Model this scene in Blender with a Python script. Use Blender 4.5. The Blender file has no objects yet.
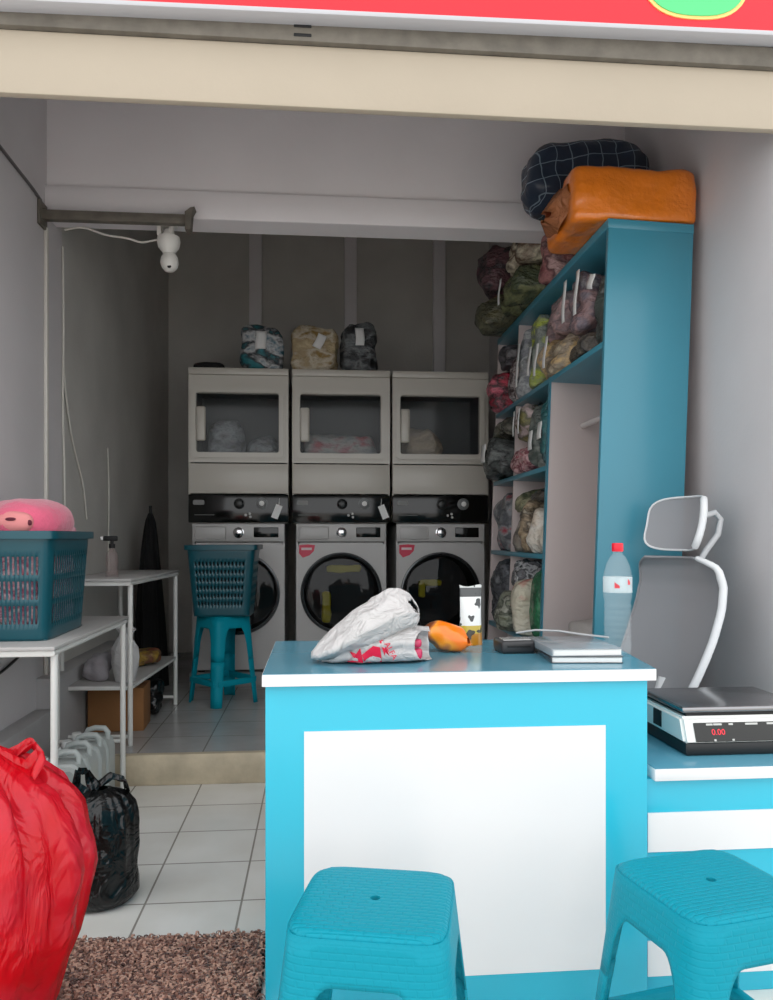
import bpy, bmesh, math, random
from mathutils import Vector, Matrix, noise, Euler

SC = bpy.context.scene
COL = SC.collection
PI = math.pi
rnd = random.Random(7)

# ------------------------------------------------------------------ camera, sky, exposure
PSI = math.atan(68.5 / 780.0)
cd = bpy.data.cameras.new('camera')
cam = bpy.data.objects.new('camera', cd)
COL.objects.link(cam)
cam.location = (0, 0, 1.15)
cam.rotation_euler = (PI / 2, 0, -PSI)
cd.sensor_width = 36.0
cd.lens = 780 * 36.0 / 1000.0
cd.shift_y = 0.037
cd.clip_start = 0.05
SC.camera = cam

W = bpy.data.worlds.new('overcast_sky')
SC.world = W
W.use_nodes = True
wn = W.node_tree.nodes
wn['Background'].inputs[0].default_value = (0.97, 0.985, 1.0, 1)
wn['Background'].inputs[1].default_value = 1.95
SC.view_settings.view_transform = 'Standard'
SC.view_settings.look = 'None'
SC.view_settings.exposure = 0.0
SC.view_settings.gamma = 1.0
SC.view_settings.use_curve_mapping = False
try:
    SC.cycles.use_denoising = True
    SC.cycles.max_bounces = 10
    SC.cycles.diffuse_bounces = 5
    SC.cycles.transparent_max_bounces = 12
except Exception:
    pass


# ------------------------------------------------------------------ materials
def lin(c):
    if isinstance(c, str):
        c = c.lstrip('#')
        c = [int(c[i:i + 2], 16) for i in (0, 2, 4)]
    o = []
    for v in c[:3]:
        v = v / 255.0
        o.append(v / 12.92 if v <= 0.04045 else ((v + 0.055) / 1.055) ** 2.4)
    return (*o, 1.0)


_M = {}


def mat(name, col, rough=0.5, metal=0.0, coat=0.0, bump=None, var=None, emit=0, trans=0, alpha=1, sub=0, spec=None, sheen=0):
    if name in _M:
        return _M[name]
    m = bpy.data.materials.new(name)
    m.use_nodes = True
    nt = m.node_tree
    b = nt.nodes['Principled BSDF']
    c = lin(col)
    b.inputs['Base Color'].default_value = c
    b.inputs['Roughness'].default_value = rough
    b.inputs['Metallic'].default_value = metal
    b.inputs['Coat Weight'].default_value = coat
    b.inputs['Coat Roughness'].default_value = 0.12
    b.inputs['Transmission Weight'].default_value = trans
    b.inputs['Alpha'].default_value = alpha
    if spec is not None:
        b.inputs['Specular IOR Level'].default_value = spec
    if sheen:
        b.inputs['Sheen Weight'].default_value = sheen
    if emit:
        b.inputs['Emission Color'].default_value = c
        b.inputs['Emission Strength'].default_value = emit
    tc = None
    if bump or var:
        tc = nt.nodes.new('ShaderNodeTexCoord')
    if var:                                   # (scale, amount) blotchy dirt / wear
        n = nt.nodes.new('ShaderNodeTexNoise')
        n.inputs['Scale'].default_value = var[0]
        n.inputs['Detail'].default_value = 5
        nt.links.new(tc.outputs['Object'], n.inputs['Vector'])
        r = nt.nodes.new('ShaderNodeValToRGB')
        r.color_ramp.elements[0].position = 0.3
        r.color_ramp.elements[1].position = 0.7
        k = 1 - var[1]
        r.color_ramp.elements[0].color = (c[0] * k, c[1] * k, c[2] * k, 1)
        r.color_ramp.elements[1].color = c
        nt.links.new(n.outputs['Fac'], r.inputs['Fac'])
        nt.links.new(r.outputs['Color'], b.inputs['Base Color'])
    if bump:
        n = nt.nodes.new('ShaderNodeTexNoise')
        n.inputs['Scale'].default_value = bump[0]
        n.inputs['Detail'].default_value = 4
        nt.links.new(tc.outputs['Object'], n.inputs['Vector'])
        bp = nt.nodes.new('ShaderNodeBump')
        bp.inputs['Strength'].default_value = bump[1]
        bp.inputs['Distance'].default_value = bump[2] if len(bump) > 2 else 0.01
        nt.links.new(n.outputs['Fac'], bp.inputs['Height'])
        nt.links.new(bp.outputs['Normal'], b.inputs['Normal'])
    _M[name] = m
    return m


def fabric(name, cols, scale=9.0, coat=0.8, stripes=0.0, seed=0):
    """folded clothes seen through clear plastic: patches of several cloth colours, creased, glossy"""
    if name in _M:
        return _M[name]
    m = bpy.data.materials.new(name)
    m.use_nodes = True
    nt = m.node_tree
    b = nt.nodes['Principled BSDF']
    tc = nt.nodes.new('ShaderNodeTexCoord')
    mp = nt.nodes.new('ShaderNodeMapping')
    mp.inputs['Location'].default_value = (seed * 1.7, seed * 2.3, seed * 0.9)
    mp.inputs['Scale'].default_value = (1, 1, 1.6)
    nt.links.new(tc.outputs['Object'], mp.inputs['Vector'])
    wv = nt.nodes.new('ShaderNodeTexNoise')
    wv.inputs['Scale'].default_value = scale
    wv.inputs['Detail'].default_value = 5
    wv.inputs['Distortion'].default_value = 0.25
    nt.links.new(mp.outputs['Vector'], wv.inputs['Vector'])
    r = nt.nodes.new('ShaderNodeValToRGB')
    r.color_ramp.interpolation = 'LINEAR'
    els = r.color_ramp.elements
    k = len(cols)
    els[0].position = 0.34
    els[0].color = lin(cols[0])
    els[1].position = 0.66
    els[1].color = lin(cols[-1])
    for i in range(1, k - 1):
        e = els.new(0.34 + 0.32 * i / (k - 1))
        e.color = lin(cols[i])
    nt.links.new(wv.outputs['Fac'], r.inputs['Fac'])
    nt.links.new(r.outputs['Color'], b.inputs['Base Color'])
    b.inputs['Roughness'].default_value = 0.7
    b.inputs['Coat Weight'].default_value = coat
    b.inputs['Coat Roughness'].default_value = 0.15
    n = nt.nodes.new('ShaderNodeTexNoise')
    n.inputs['Scale'].default_value = 30
    n.inputs['Detail'].default_value = 4
    nt.links.new(mp.outputs['Vector'], n.inputs['Vector'])
    bp = nt.nodes.new('ShaderNodeBump')
    bp.inputs['Strength'].default_value = 0.7
    bp.inputs['Distance'].default_value = 0.03
    nt.links.new(n.outputs['Fac'], bp.inputs['Height'])
    nt.links.new(bp.outputs['Normal'], b.inputs['Normal'])
    nt.links.new(bp.outputs['Normal'], b.inputs['Coat Normal'])
    _M[name] = m
    return m


def tile_mat(name, base, grout, size, off, rough=0.2, dirt=0.12):
    m = bpy.data.materials.new(name)
    m.use_nodes = True
    nt = m.node_tree
    b = nt.nodes['Principled BSDF']
    tc = nt.nodes.new('ShaderNodeTexCoord')
    mp = nt.nodes.new('ShaderNodeMapping')
    mp.inputs['Location'].default_value = (-off[0], -off[1], 0)
    nt.links.new(tc.outputs['Object'], mp.inputs['Vector'])
    br = nt.nodes.new('ShaderNodeTexBrick')
    br.offset = 0
    br.inputs['Scale'].default_value = 1
    br.inputs['Brick Width'].default_value = size
    br.inputs['Row Height'].default_value = size
    br.inputs['Mortar Size'].default_value = 0.0035
    br.inputs['Mortar Smooth'].default_value = 0.1
    c = lin(base)
    br.inputs['Color1'].default_value = c
    br.inputs['Color2'].default_value = (c[0] * .95, c[1] * .95, c[2] * .96, 1)
    br.inputs['Mortar'].default_value = lin(grout)
    nt.links.new(mp.outputs['Vector'], br.inputs['Vector'])
    n = nt.nodes.new('ShaderNodeTexNoise')
    n.inputs['Scale'].default_value = 3.5
    n.inputs['Detail'].default_value = 6
    nt.links.new(tc.outputs['Object'], n.inputs['Vector'])
    r = nt.nodes.new('ShaderNodeValToRGB')
    r.color_ramp.elements[0].position = .3
    r.color_ramp.elements[1].position = .65
    k = 1 - dirt
    r.color_ramp.elements[0].color = (k, k * .985, k * .96, 1)
    r.color_ramp.elements[1].color = (1, 1, 1, 1)
    nt.links.new(n.outputs['Fac'], r.inputs['Fac'])
    mx = nt.nodes.new('ShaderNodeMix')
    mx.data_type = 'RGBA'
    mx.blend_type = 'MULTIPLY'
    mx.inputs['Factor'].default_value = 1
    nt.links.new(br.outputs['Color'], mx.inputs['A'])
    nt.links.new(r.outputs['Color'], mx.inputs['B'])
    nt.links.new(mx.outputs['Result'], b.inputs['Base Color'])
    b.inputs['Roughness'].default_value = rough
    bp = nt.nodes.new('ShaderNodeBump')
    bp.inputs['Strength'].default_value = .4
    bp.inputs['Distance'].default_value = .002
    bp.invert = True
    nt.links.new(br.outputs['Fac'], bp.inputs['Height'])
    nt.links.new(bp.outputs['Normal'], b.inputs['Normal'])
    return m


def weave_mat(name, col, rough=0.5, side=False):
    """moulded plastic with a rattan weave embossed in it"""
    m = mat(name, col, rough, spec=.2)
    nt = m.node_tree
    b = nt.nodes['Principled BSDF']
    tc = nt.nodes.new('ShaderNodeTexCoord')
    mp = nt.nodes.new('ShaderNodeMapping')
    mp.inputs['Rotation'].default_value = (0, 0, 0)
    nt.links.new(tc.outputs['Object'], mp.inputs['Vector'])
    br = nt.nodes.new('ShaderNodeTexBrick')
    br.offset = .5
    br.inputs['Scale'].default_value = 1
    br.inputs['Brick Width'].default_value = .030
    br.inputs['Row Height'].default_value = .0125
    br.inputs['Mortar Size'].default_value = .003
    br.inputs['Mortar Smooth'].default_value = 1.0
    br.inputs['Color1'].default_value = (1, 1, 1, 1)
    br.inputs['Color2'].default_value = (1, 1, 1, 1)
    if side:
        sp = nt.nodes.new('ShaderNodeSeparateXYZ')
        nt.links.new(tc.outputs['Object'], sp.inputs[0])
        ad = nt.nodes.new('ShaderNodeMath')
        ad.operation = 'ADD'
        nt.links.new(sp.outputs['X'], ad.inputs[0])
        nt.links.new(sp.outputs['Y'], ad.inputs[1])
        cb = nt.nodes.new('ShaderNodeCombineXYZ')
        nt.links.new(ad.outputs[0], cb.inputs['X'])
        nt.links.new(sp.outputs['Z'], cb.inputs['Y'])
        nt.links.new(cb.outputs[0], br.inputs['Vector'])
    else:
        nt.links.new(mp.outputs['Vector'], br.inputs['Vector'])
    bp = nt.nodes.new('ShaderNodeBump')
    bp.invert = True
    bp.inputs['Strength'].default_value = .28 if side else .5
    bp.inputs['Distance'].default_value = .003
    nt.links.new(br.outputs['Fac'], bp.inputs['Height'])
    nt.links.new(bp.outputs['Normal'], b.inputs['Normal'])
    return m


def film_mat(name, col, rough=0.25, trans=0.35, alpha=1.0, bumps=0.5, bscale=14, zs=1.0, col2=None):
    """thin plastic film: glossy, lets light through as a diffuse glow"""
    m = bpy.data.materials.new(name)
    m.use_nodes = True
    nt = m.node_tree
    b = nt.nodes['Principled BSDF']
    c = lin(col)
    b.inputs['Base Color'].default_value = c
    b.inputs['Roughness'].default_value = rough
    b.inputs['Alpha'].default_value = alpha
    tr = nt.nodes.new('ShaderNodeBsdfTranslucent')
    tr.inputs['Color'].default_value = c
    mx = nt.nodes.new('ShaderNodeMixShader')
    mx.inputs['Fac'].default_value = trans
    out = nt.nodes['Material Output']
    tc = nt.nodes.new('ShaderNodeTexCoord')
    n = nt.nodes.new('ShaderNodeTexNoise')
    n.inputs['Scale'].default_value = bscale
    n.inputs['Detail'].default_value = 3
    n.inputs['Distortion'].default_value = 1.2
    mp = nt.nodes.new('ShaderNodeMapping')
    mp.inputs['Scale'].default_value = (1, 1, zs)
    nt.links.new(tc.outputs['Object'], mp.inputs['Vector'])
    nt.links.new(mp.outputs['Vector'], n.inputs['Vector'])
    if col2:
        n2 = nt.nodes.new('ShaderNodeTexNoise')
        n2.inputs['Scale'].default_value = 6
        n2.inputs['Detail'].default_value = 3
        nt.links.new(tc.outputs['Object'], n2.inputs['Vector'])
        r2 = nt.nodes.new('ShaderNodeValToRGB')
        r2.color_ramp.elements[0].position, r2.color_ramp.elements[0].color = .40, c
        r2.color_ramp.elements[1].position, r2.color_ramp.elements[1].color = .68, lin(col2)
        nt.links.new(n2.outputs['Fac'], r2.inputs['Fac'])
        nt.links.new(r2.outputs['Color'], b.inputs['Base Color'])
    bp = nt.nodes.new('ShaderNodeBump')
    bp.inputs['Strength'].default_value = bumps
    bp.inputs['Distance'].default_value = .03
    nt.links.new(n.outputs['Fac'], bp.inputs['Height'])
    nt.links.new(bp.outputs['Normal'], b.inputs['Normal'])
    nt.links.new(b.outputs[0], mx.inputs[1])
    nt.links.new(tr.outputs[0], mx.inputs[2])
    nt.links.new(mx.outputs[0], out.inputs['Surface'])
    return m


def glass_mat(name, col, rough=0.05, see=0.75):
    """thin clear sheet: part clear, part glossy"""
    m = bpy.data.materials.new(name)
    m.use_nodes = True
    nt = m.node_tree
    b = nt.nodes['Principled BSDF']
    b.inputs['Base Color'].default_value = lin(col)
    b.inputs['Roughness'].default_value = rough
    tr = nt.nodes.new('ShaderNodeBsdfTransparent')
    mx = nt.nodes.new('ShaderNodeMixShader')
    mx.inputs['Fac'].default_value = see
    out = nt.nodes['Material Output']
    nt.links.new(b.outputs[0], mx.inputs[1])
    nt.links.new(tr.outputs[0], mx.inputs[2])
    nt.links.new(mx.outputs[0], out.inputs['Surface'])
    return m


# ------------------------------------------------------------------ geometry helpers
def BM():
    return bmesh.new()


def merge(bm, tmp):
    me = bpy.data.meshes.new('tmp')
    tmp.to_mesh(me)
    tmp.free()
    bm.from_mesh(me)
    bpy.data.meshes.remove(me)


def box(bm, size, loc, rot=None, bev=0.0, seg=2):
    t = bmesh.new()
    bmesh.ops.create_cube(t, size=1)
    bmesh.ops.scale(t, vec=Vector(size), verts=t.verts)
    if bev:
        bmesh.ops.bevel(t, geom=list(t.edges), offset=bev, segments=seg, affect='EDGES', profile=.5)
    if rot:
        bmesh.ops.rotate(t, cent=(0, 0, 0), matrix=Euler(rot).to_matrix(), verts=t.verts)
    bmesh.ops.translate(t, vec=Vector(loc), verts=t.verts)
    merge(bm, t)
    return bm


def bx(bm, x0, x1, y0, y1, z0, z1, bev=0.0, seg=2):
    return box(bm, (abs(x1 - x0), abs(y1 - y0), abs(z1 - z0)), ((x0 + x1) / 2, (y0 + y1) / 2, (z0 + z1) / 2), None, bev, seg)


def tube(bm, pts, r, n=10, closed=False, caps=True):
    pts = [Vector(p) for p in pts]
    k = len(pts)
    rs = r if isinstance(r, (list, tuple)) else [r] * k
    rings = []
    up = None
    for i, p in enumerate(pts):
        if closed:
            d = (pts[(i + 1) % k] - pts[i - 1])
        else:
            d = pts[min(i + 1, k - 1)] - pts[max(i - 1, 0)]
        d.normalize()
        if up is None:
            a = Vector((0, 0, 1)) if abs(d.z) < .9 else Vector((1, 0, 0))
            up = (a - d * a.dot(d)).normalized()
        else:
            up = (up - d * up.dot(d)).normalized()
        s = d.cross(up)
        rings.append([bm.verts.new(p + (up * math.cos(2 * PI * j / n) + s * math.sin(2 * PI * j / n)) * rs[i]) for j in range(n)])
    m = k if closed else k - 1
    for i in range(m):
        A, B = rings[i], rings[(i + 1) % k]
        for j in range(n):
            bm.faces.new((A[j], A[(j + 1) % n], B[(j + 1) % n], B[j]))
    if caps and not closed:
        bm.faces.new(rings[0])
        bm.faces.new(list(reversed(rings[-1])))
    return bm


def lathe(bm, prof, n=24, loc=(0, 0, 0), axis='Z', caps=True):
    loc = Vector(loc)
    rings = []
    for r, z in prof:
        ring = []
        for j in range(n):
            a = 2 * PI * j / n
            v = Vector((r * math.cos(a), r * math.sin(a), z))
            if axis == 'Y':        # profile runs along -Y (towards the viewer)
                v = Vector((v.x, -v.z, v.y))
            elif axis == 'X':
                v = Vector((v.z, v.x, v.y))
            ring.append(bm.verts.new(v + loc))
        rings.append(ring)
    for A, B in zip(rings, rings[1:]):
        for j in range(n):
            bm.faces.new((A[j], A[(j + 1) % n], B[(j + 1) % n], B[j]))
    if caps:
        for ring in (rings[0], rings[-1]):
            if (ring[0].co - ring[n // 2].co).length > 1e-6:
                bm.faces.new(ring)
    return bm


def surf(bm, fn, nu, nv, cu=False, cv=False, keep=None):
    V = {}
    for i in range(nu if cu else nu + 1):
        for j in range(nv if cv else nv + 1):
            V[i, j] = bm.verts.new(fn(i / nu, j / nv))
    for i in range(nu):
        for j in range(nv):
            if keep and not keep(i, j):
                continue
            i2 = (i + 1) % nu if cu else i + 1
            j2 = (j + 1) % nv if cv else j + 1
            bm.faces.new((V[i, j], V[i2, j], V[i2, j2], V[i, j2]))
    loose = [v for v in bm.verts if not v.link_faces]
    for v in loose:
        bm.verts.remove(v)
    return bm


def prism(bm, poly, y0, y1, mtx=None):
    """poly in x,z, extruded along y"""
    A = [bm.verts.new((x, y0, z)) for x, z in poly]
    B = [bm.verts.new((x, y1, z)) for x, z in poly]
    k = len(poly)
    fs = [bm.faces.new(A), bm.faces.new(list(reversed(B)))]
    for i in range(k):
        fs.append(bm.faces.new((A[i], B[i], B[(i + 1) % k], A[(i + 1) % k])))
    if mtx is not None:
        for v in A + B:
            v.co = mtx @ v.co
    return bm


def rrect(x0, x1, z0, z1, r, n=6):
    out = []
    for cx, cz, a0 in ((x1 - r, z1 - r, 0), (x0 + r, z1 - r, 90), (x0 + r, z0 + r, 180), (x1 - r, z0 + r, 270)):
        for k in range(n + 1):
            a = math.radians(a0 + 90 * k / n)
            out.append((cx + r * math.cos(a), cz + r * math.sin(a)))
    return out


def ring_prism(bm, outer, inner, y0, y1):
    """frame between two outlines with the same number of points"""
    k = len(outer)
    OA = [bm.verts.new((x, y0, z)) for x, z in outer]
    OB = [bm.verts.new((x, y1, z)) for x, z in outer]
    IA = [bm.verts.new((x, y0, z)) for x, z in inner]
    IB = [bm.verts.new((x, y1, z)) for x, z in inner]
    for i in range(k):
        j = (i + 1) % k
        bm.faces.new((OA[i], OA[j], IA[j], IA[i]))
        bm.faces.new((OB[j], OB[i], IB[i], IB[j]))
        bm.faces.new((OA[j], OA[i], OB[i], OB[j]))
        bm.faces.new((IA[i], IA[j], IB[j], IB[i]))
    return bm


def blob(bm, size, p=5.0, n=12, amp=0.03, fs=5.0, seed=0.0, sag=0.0, loc=(0, 0, 0), flat=True):
    """soft rounded box: stuffed bags, cloth bundles; base rests on z = 0 of loc"""
    t = bmesh.new()
    bmesh.ops.create_cube(t, size=2)
    bmesh.ops.subdivide_edges(t, edges=list(t.edges), cuts=n, use_grid_fill=True)
    L = Vector(loc)
    sx, sy, sz = size
    fit = []
    off = Vector((seed * 3.1, seed * 1.7, seed * 2.3))
    for v in t.verts:
        c = v.co
        k = (abs(c.x) ** p + abs(c.y) ** p + abs(c.z) ** p) ** (-1 / p)
        q = c * k
        w = Vector((q.x * sx / 2, q.y * sy / 2, q.z * sz / 2))
        f = noise.fractal(w * fs + off, 1.0, 2.0, 3)
        nn = Vector((q.x / sx, q.y / sy, q.z / sz)).normalized()
        w += nn * f * amp
        if sag:
            s = 1 + sag * (-q.z) * .5
            w.x *= s
            w.y *= s
        if flat:
            w.z = max(w.z, -sz / 2)
        fit.append((v, w))
    lo = [min(w[k] for v, w in fit) for k in range(3)]
    hi = [max(w[k] for v, w in fit) for k in range(3)]
    for v, w in fit:
        q = Vector([(w[k] - (lo[k] + hi[k]) / 2) / (hi[k] - lo[k]) * size[k] for k in range(3)])
        v.co = q + Vector((0, 0, sz / 2)) + L
    merge(bm, t)
    return bm


def obj(name, bm, m, parent=None, loc=None, rot=None, angle=40, smooth=True):
    bmesh.ops.recalc_face_normals(bm, faces=list(bm.faces))
    me = bpy.data.meshes.new(name)
    bm.to_mesh(me)
    bm.free()
    if smooth:
        me.polygons.foreach_set('use_smooth', [True] * len(me.polygons))
        me.set_sharp_from_angle(angle=math.radians(angle))
    for mm in (m if isinstance(m, (list, tuple)) else [m]):
        me.materials.append(mm)
    o = bpy.data.objects.new(name, me)
    COL.objects.link(o)
    if parent is not None:
        o.parent = parent
    if loc is not None:
        o.location = loc
    if rot is not None:
        o.rotation_euler = rot
    return o


def tag(o, label, cat, group=None):
    o['label'] = label
    o['category'] = cat
    if group:
        o['group'] = group
    return o


def thing(name, label, cat, loc=(0, 0, 0), rz=0.0, group=None):
    o = bpy.data.objects.new(name, None)
    o.empty_display_size = .1
    COL.objects.link(o)
    o.location = loc
    o.rotation_euler = (0, 0, rz)
    return tag(o, label, cat, group)


def struct(name, bm, m, **k):
    o = obj(name, bm, m, **k)
    o['kind'] = 'structure'
    return o


def dup(root, loc, rz, label, group=None):
    r = root.copy()
    COL.objects.link(r)
    r.location = loc
    r.rotation_euler = (0, 0, rz)
    r['label'] = label
    if group:
        r['group'] = group
    for ch in list(root.children):
        c = ch.copy()
        COL.objects.link(c)
        c.parent = r
        for g in list(ch.children):
            d = g.copy()
            COL.objects.link(d)
            d.parent = c
    return r


def solid(o, t, off=-1):
    md = o.modifiers.new('thickness', 'SOLIDIFY')
    md.thickness = t
    md.offset = off
    return o


def text_mesh(s, size, depth=0.001):
    cu = bpy.data.curves.new('lettering', 'FONT')
    cu.body = s
    cu.size = size
    cu.extrude = depth / 2
    cu.align_x = 'CENTER'
    cu.align_y = 'CENTER'
    cu.resolution_u = 3
    o = bpy.data.objects.new('lettering', cu)
    COL.objects.link(o)
    bpy.context.view_layer.update()
    me = bpy.data.meshes.new_from_object(o)
    bpy.data.objects.remove(o)
    bpy.data.curves.remove(cu)
    return me


def text_obj(name, s, size, m, parent, loc, rot, depth=.001):
    me = text_mesh(s, size, depth)
    me.materials.clear()
    me.materials.append(m)
    o = bpy.data.objects.new(name, me)
    COL.objects.link(o)
    o.parent = parent
    o.location = loc
    o.rotation_euler = rot
    return o


# ------------------------------------------------------------------ shared materials
wall_grey = mat('wall_grey_paint', (206, 202, 203), .75, bump=(60, .08), var=(1.6, .10))
wall_dark = mat('wall_bare_plaster', (208, 205, 199), .85, bump=(40, .15), var=(2.2, .16))
beam_paint = mat('beam_paint', (240, 236, 238), .7, bump=(30, .1), var=(2.0, .07))
beige = mat('lintel_beige_paint', (177, 165, 147), .7, bump=(25, .12), var=(3, .06))
old_steel = mat('weathered_steel', (118, 112, 102), .65, .2, var=(18, .3), bump=(50, .2))
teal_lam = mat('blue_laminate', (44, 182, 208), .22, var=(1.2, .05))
white_lam = mat('white_laminate', (226, 226, 226), .25)
inner_white = mat('cabinet_inner_white', (196, 182, 179), .45)
white_metal = mat('white_powder_coat', (216, 216, 212), .35)
white_top = mat('grey_white_tabletop', (180, 178, 176), .5, var=(6, .1))
appl_white = mat('appliance_white_enamel', (198, 193, 183), .28)
appl_panel = mat('washer_silver_enamel', (186, 184, 182), .3)
black_gloss = mat('black_gloss_panel', (16, 17, 16), .12)
black_matte = mat('black_matte', (14, 14, 15), .6)
chrome = mat('chrome', (210, 210, 212), .15, 1.0)
plastic_teal = mat('stool_teal_plastic', (0, 144, 164), .5, spec=.2, bump=(180, .15, .002))
plastic_weave = weave_mat('stool_teal_weave', (0, 140, 160))
plastic_weave_side = weave_mat('stool_teal_weave_sides', (0, 140, 160), side=True)
basket_teal = mat('basket_dark_teal_plastic', (10, 76, 88), .3)
paper_white = mat('paper_white', (236, 236, 234), .7)
tag_white = mat('tag_white', (232, 232, 230), .55)
cable_white = mat('cable_white', (210, 206, 198), .5)
cable_dark = mat('cable_dark', (38, 37, 38), .5)

# ------------------------------------------------------------------ the room
YF, YB, XL, XR = 2.45, 6.95, -1.28, 1.545      # facade plane, back wall, side walls
YS = 3.695                                     # edge of the step
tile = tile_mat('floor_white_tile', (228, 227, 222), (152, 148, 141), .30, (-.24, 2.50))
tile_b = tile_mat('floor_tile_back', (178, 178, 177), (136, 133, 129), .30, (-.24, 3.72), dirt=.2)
b = BM()
bx(b, -2.6, 2.6, .7, YB + .2, -.12, 0)
struct('floor', b, tile, smooth=False)
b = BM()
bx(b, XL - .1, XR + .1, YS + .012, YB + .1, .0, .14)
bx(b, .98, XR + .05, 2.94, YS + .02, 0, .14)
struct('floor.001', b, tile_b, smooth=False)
step_m = mat('step_worn_stone', (206, 192, 166), .6, bump=(20, .3), var=(7, .35))
b = BM()
bx(b, XL, .98, YS - .012, YS + .03, .0, .143, .006)
struct('trim_1', b, step_m)
b = BM()
bx(b, -9, 9, -9, .7, -.16, -.04)
struct('ground', b, mat('street_concrete', (214, 208, 199), .9, bump=(30, .3), var=(3, .2)), smooth=False)

b = BM()
bx(b, XL - .15, XL, YF, 4.04, 0, 3.9)
struct('wall_left', b, wall_grey, smooth=False)
b = BM()
bx(b, XL - .15, XL - .02, 4.04, YB + .1, 0, 3.9)
struct('wall_left.001', b, wall_dark, smooth=False)
b = BM()
bx(b, XR, XR + .15, YF, YB + .1, 0, 3.9)
struct('wall_right', b, wall_grey, smooth=False)
b = BM()
bx(b, XL - .15, XR + .15, YB, YB + .15, 0, 3.9)
struct('wall_back', b, wall_dark, smooth=False)
b = BM()
bx(b, -3.2, 3.2, YF - .0, YB + .2, 3.9, 4.0)
struct('ceiling', b, mat('ceiling_white_paint', (240, 238, 238), .8), smooth=False)
for k, x in enumerate((-.545, .288, 1.08)):
    b = BM()
    bx(b, x - .055, x + .055, YB - .06, YB, .14, 3.9, .008)
    struct('trim_%d' % (2 + k), b, beam_paint)
# beam across the shop, its lower band standing a little proud
b = BM()
bx(b, XL - .02, XR + .02, 3.82, 3.96, 2.672, 3.9)
bx(b, XL - .02, XR + .02, 3.795, 3.83, 2.672, 2.805, .004)
struct('beam', b, beam_paint)
# facade: lintel, worn steel track of the shutter, wall over it, piers beside
b = BM()
bx(b, -3.2, 3.2, YF, YF + .03, 2.494, 2.686, .004)
struct('lintel', b, beige)
b = BM()
bx(b, -3.2, 3.2, YF - .02, YF + .17, 2.687, 2.752, .004)
struct('trim_5', b, old_steel)
b = BM()
for z in (2.700, 2.728):
    bx(b, -.075, -.02, YF - .022, YF - .015, z, z + .010, .002)
struct('trim_6', b, black_matte)
b = BM()
bx(b, -3.2, 3.2, YF + .02, YF + .17, 2.752, 4.0)
struct('wall_front', b, wall_grey, smooth=False)
b = BM()
bx(b, -3.2, XL - .155, YF - .0, YF + .16, -.05, 2.483)
struct('wall_front.001', b, wall_grey, smooth=False)
b = BM()
bx(b, XR + .155, 3.2, YF, YF + .16, -.05, 2.483)
struct('wall_front.002', b, wall_grey, smooth=False)
# masonry ledge along the foot of the wall
ledge_m = mat('ledge_grey_paint', (176, 174, 174), .6, bump=(30, .15), var=(4, .12))
b = BM()
bx(b, XL - .01, -1.20, YF, YS - .015, 0, .365, .01)
bx(b, XL - .03, -1.20, YS - .014, 5.0, .141, .505, .01)
struct('baseboard_left', b, ledge_m)

# shop sign over the shutter
sg = thing('shop_sign', 'red shop signboard with a green rounded mark over the entrance', 'sign', (.3, YF - .06, 2.762))
sg.rotation_euler = (0, -.012, 0)
b = BM()
bx(b, -2.6, 2.6, -.012, .05, -.008, .95, .004)
obj('panel', b, mat('sign_red', (232, 26, 44), .35), sg)
b = BM()
bx(b, -2.6, 2.6, -.016, .05, -.022, -.007, .003)
obj('lower_frame', b, mat('sign_frame_grey', (186, 186, 190), .4), sg)
gc = (.893, .165)
b = BM()
pl = []
for k in range(48):
    a = 2 * PI * k / 48
    cx, cz = math.cos(a), math.sin(a)
    kk = (abs(cx) ** 2.6 + abs(cz) ** 2.6) ** (-1 / 2.6)
    pl.append((cx * kk, cz * kk))
prism(b, [(gc[0] + .178 * x, gc[1] + .148 * z) for x, z in pl], -.016, -.011)
obj('mark_outline', b, mat('sign_yellow', (245, 205, 120), .4), sg, smooth=False)
b = BM()
prism(b, [(gc[0] + .168 * x, gc[1] + .138 * z) for x, z in pl], -.019, -.012)
obj('mark', b, mat('sign_green', (84, 206, 126), .4), sg, smooth=False)

# ------------------------------------------------------------------ counter
ct = thing('service_counter', 'bright blue service counter with a large white front panel', 'counter', (.345, 1.875, 0))
cx0, cx1 = -.125 - .345, .816 - .345
b = BM()
bx(b, cx0, cx1, 0, .53, 0, .796, .002)
obj('body', b, teal_lam, ct)
b = BM()
bx(b, -.033 - .345, .708 - .345, -.003, .004, .083, .685)
obj('front_panel', b, white_lam, ct)['label'] = 'white front panel'
b = BM()
def worktop(b, i, z0, z1):
    P4 = ((-.132 + i, -.015 + i), (.832 - i, -.015 + i), (.900 - i, .54 - i), (-.132 + i, .58 - i))
    A = [b.verts.new((x - .345, y, z0)) for x, y in P4]
    B = [b.verts.new((x - .345, y, z1)) for x, y in P4]
    b.faces.new(A)
    b.faces.new(B)
    for k in range(4):
        b.faces.new((A[k], A[(k + 1) % 4], B[(k + 1) % 4], B[k]))
worktop(b, 0, .796, .824)
obj('worktop', b, white_lam, ct)
top_m = mat('blue_worktop_laminate', (84, 142, 162), .16)
b = BM()
worktop(b, .0015, .823, .8255)
obj('worktop_surface', b, top_m, ct)['label'] = 'blue top surface'

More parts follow.
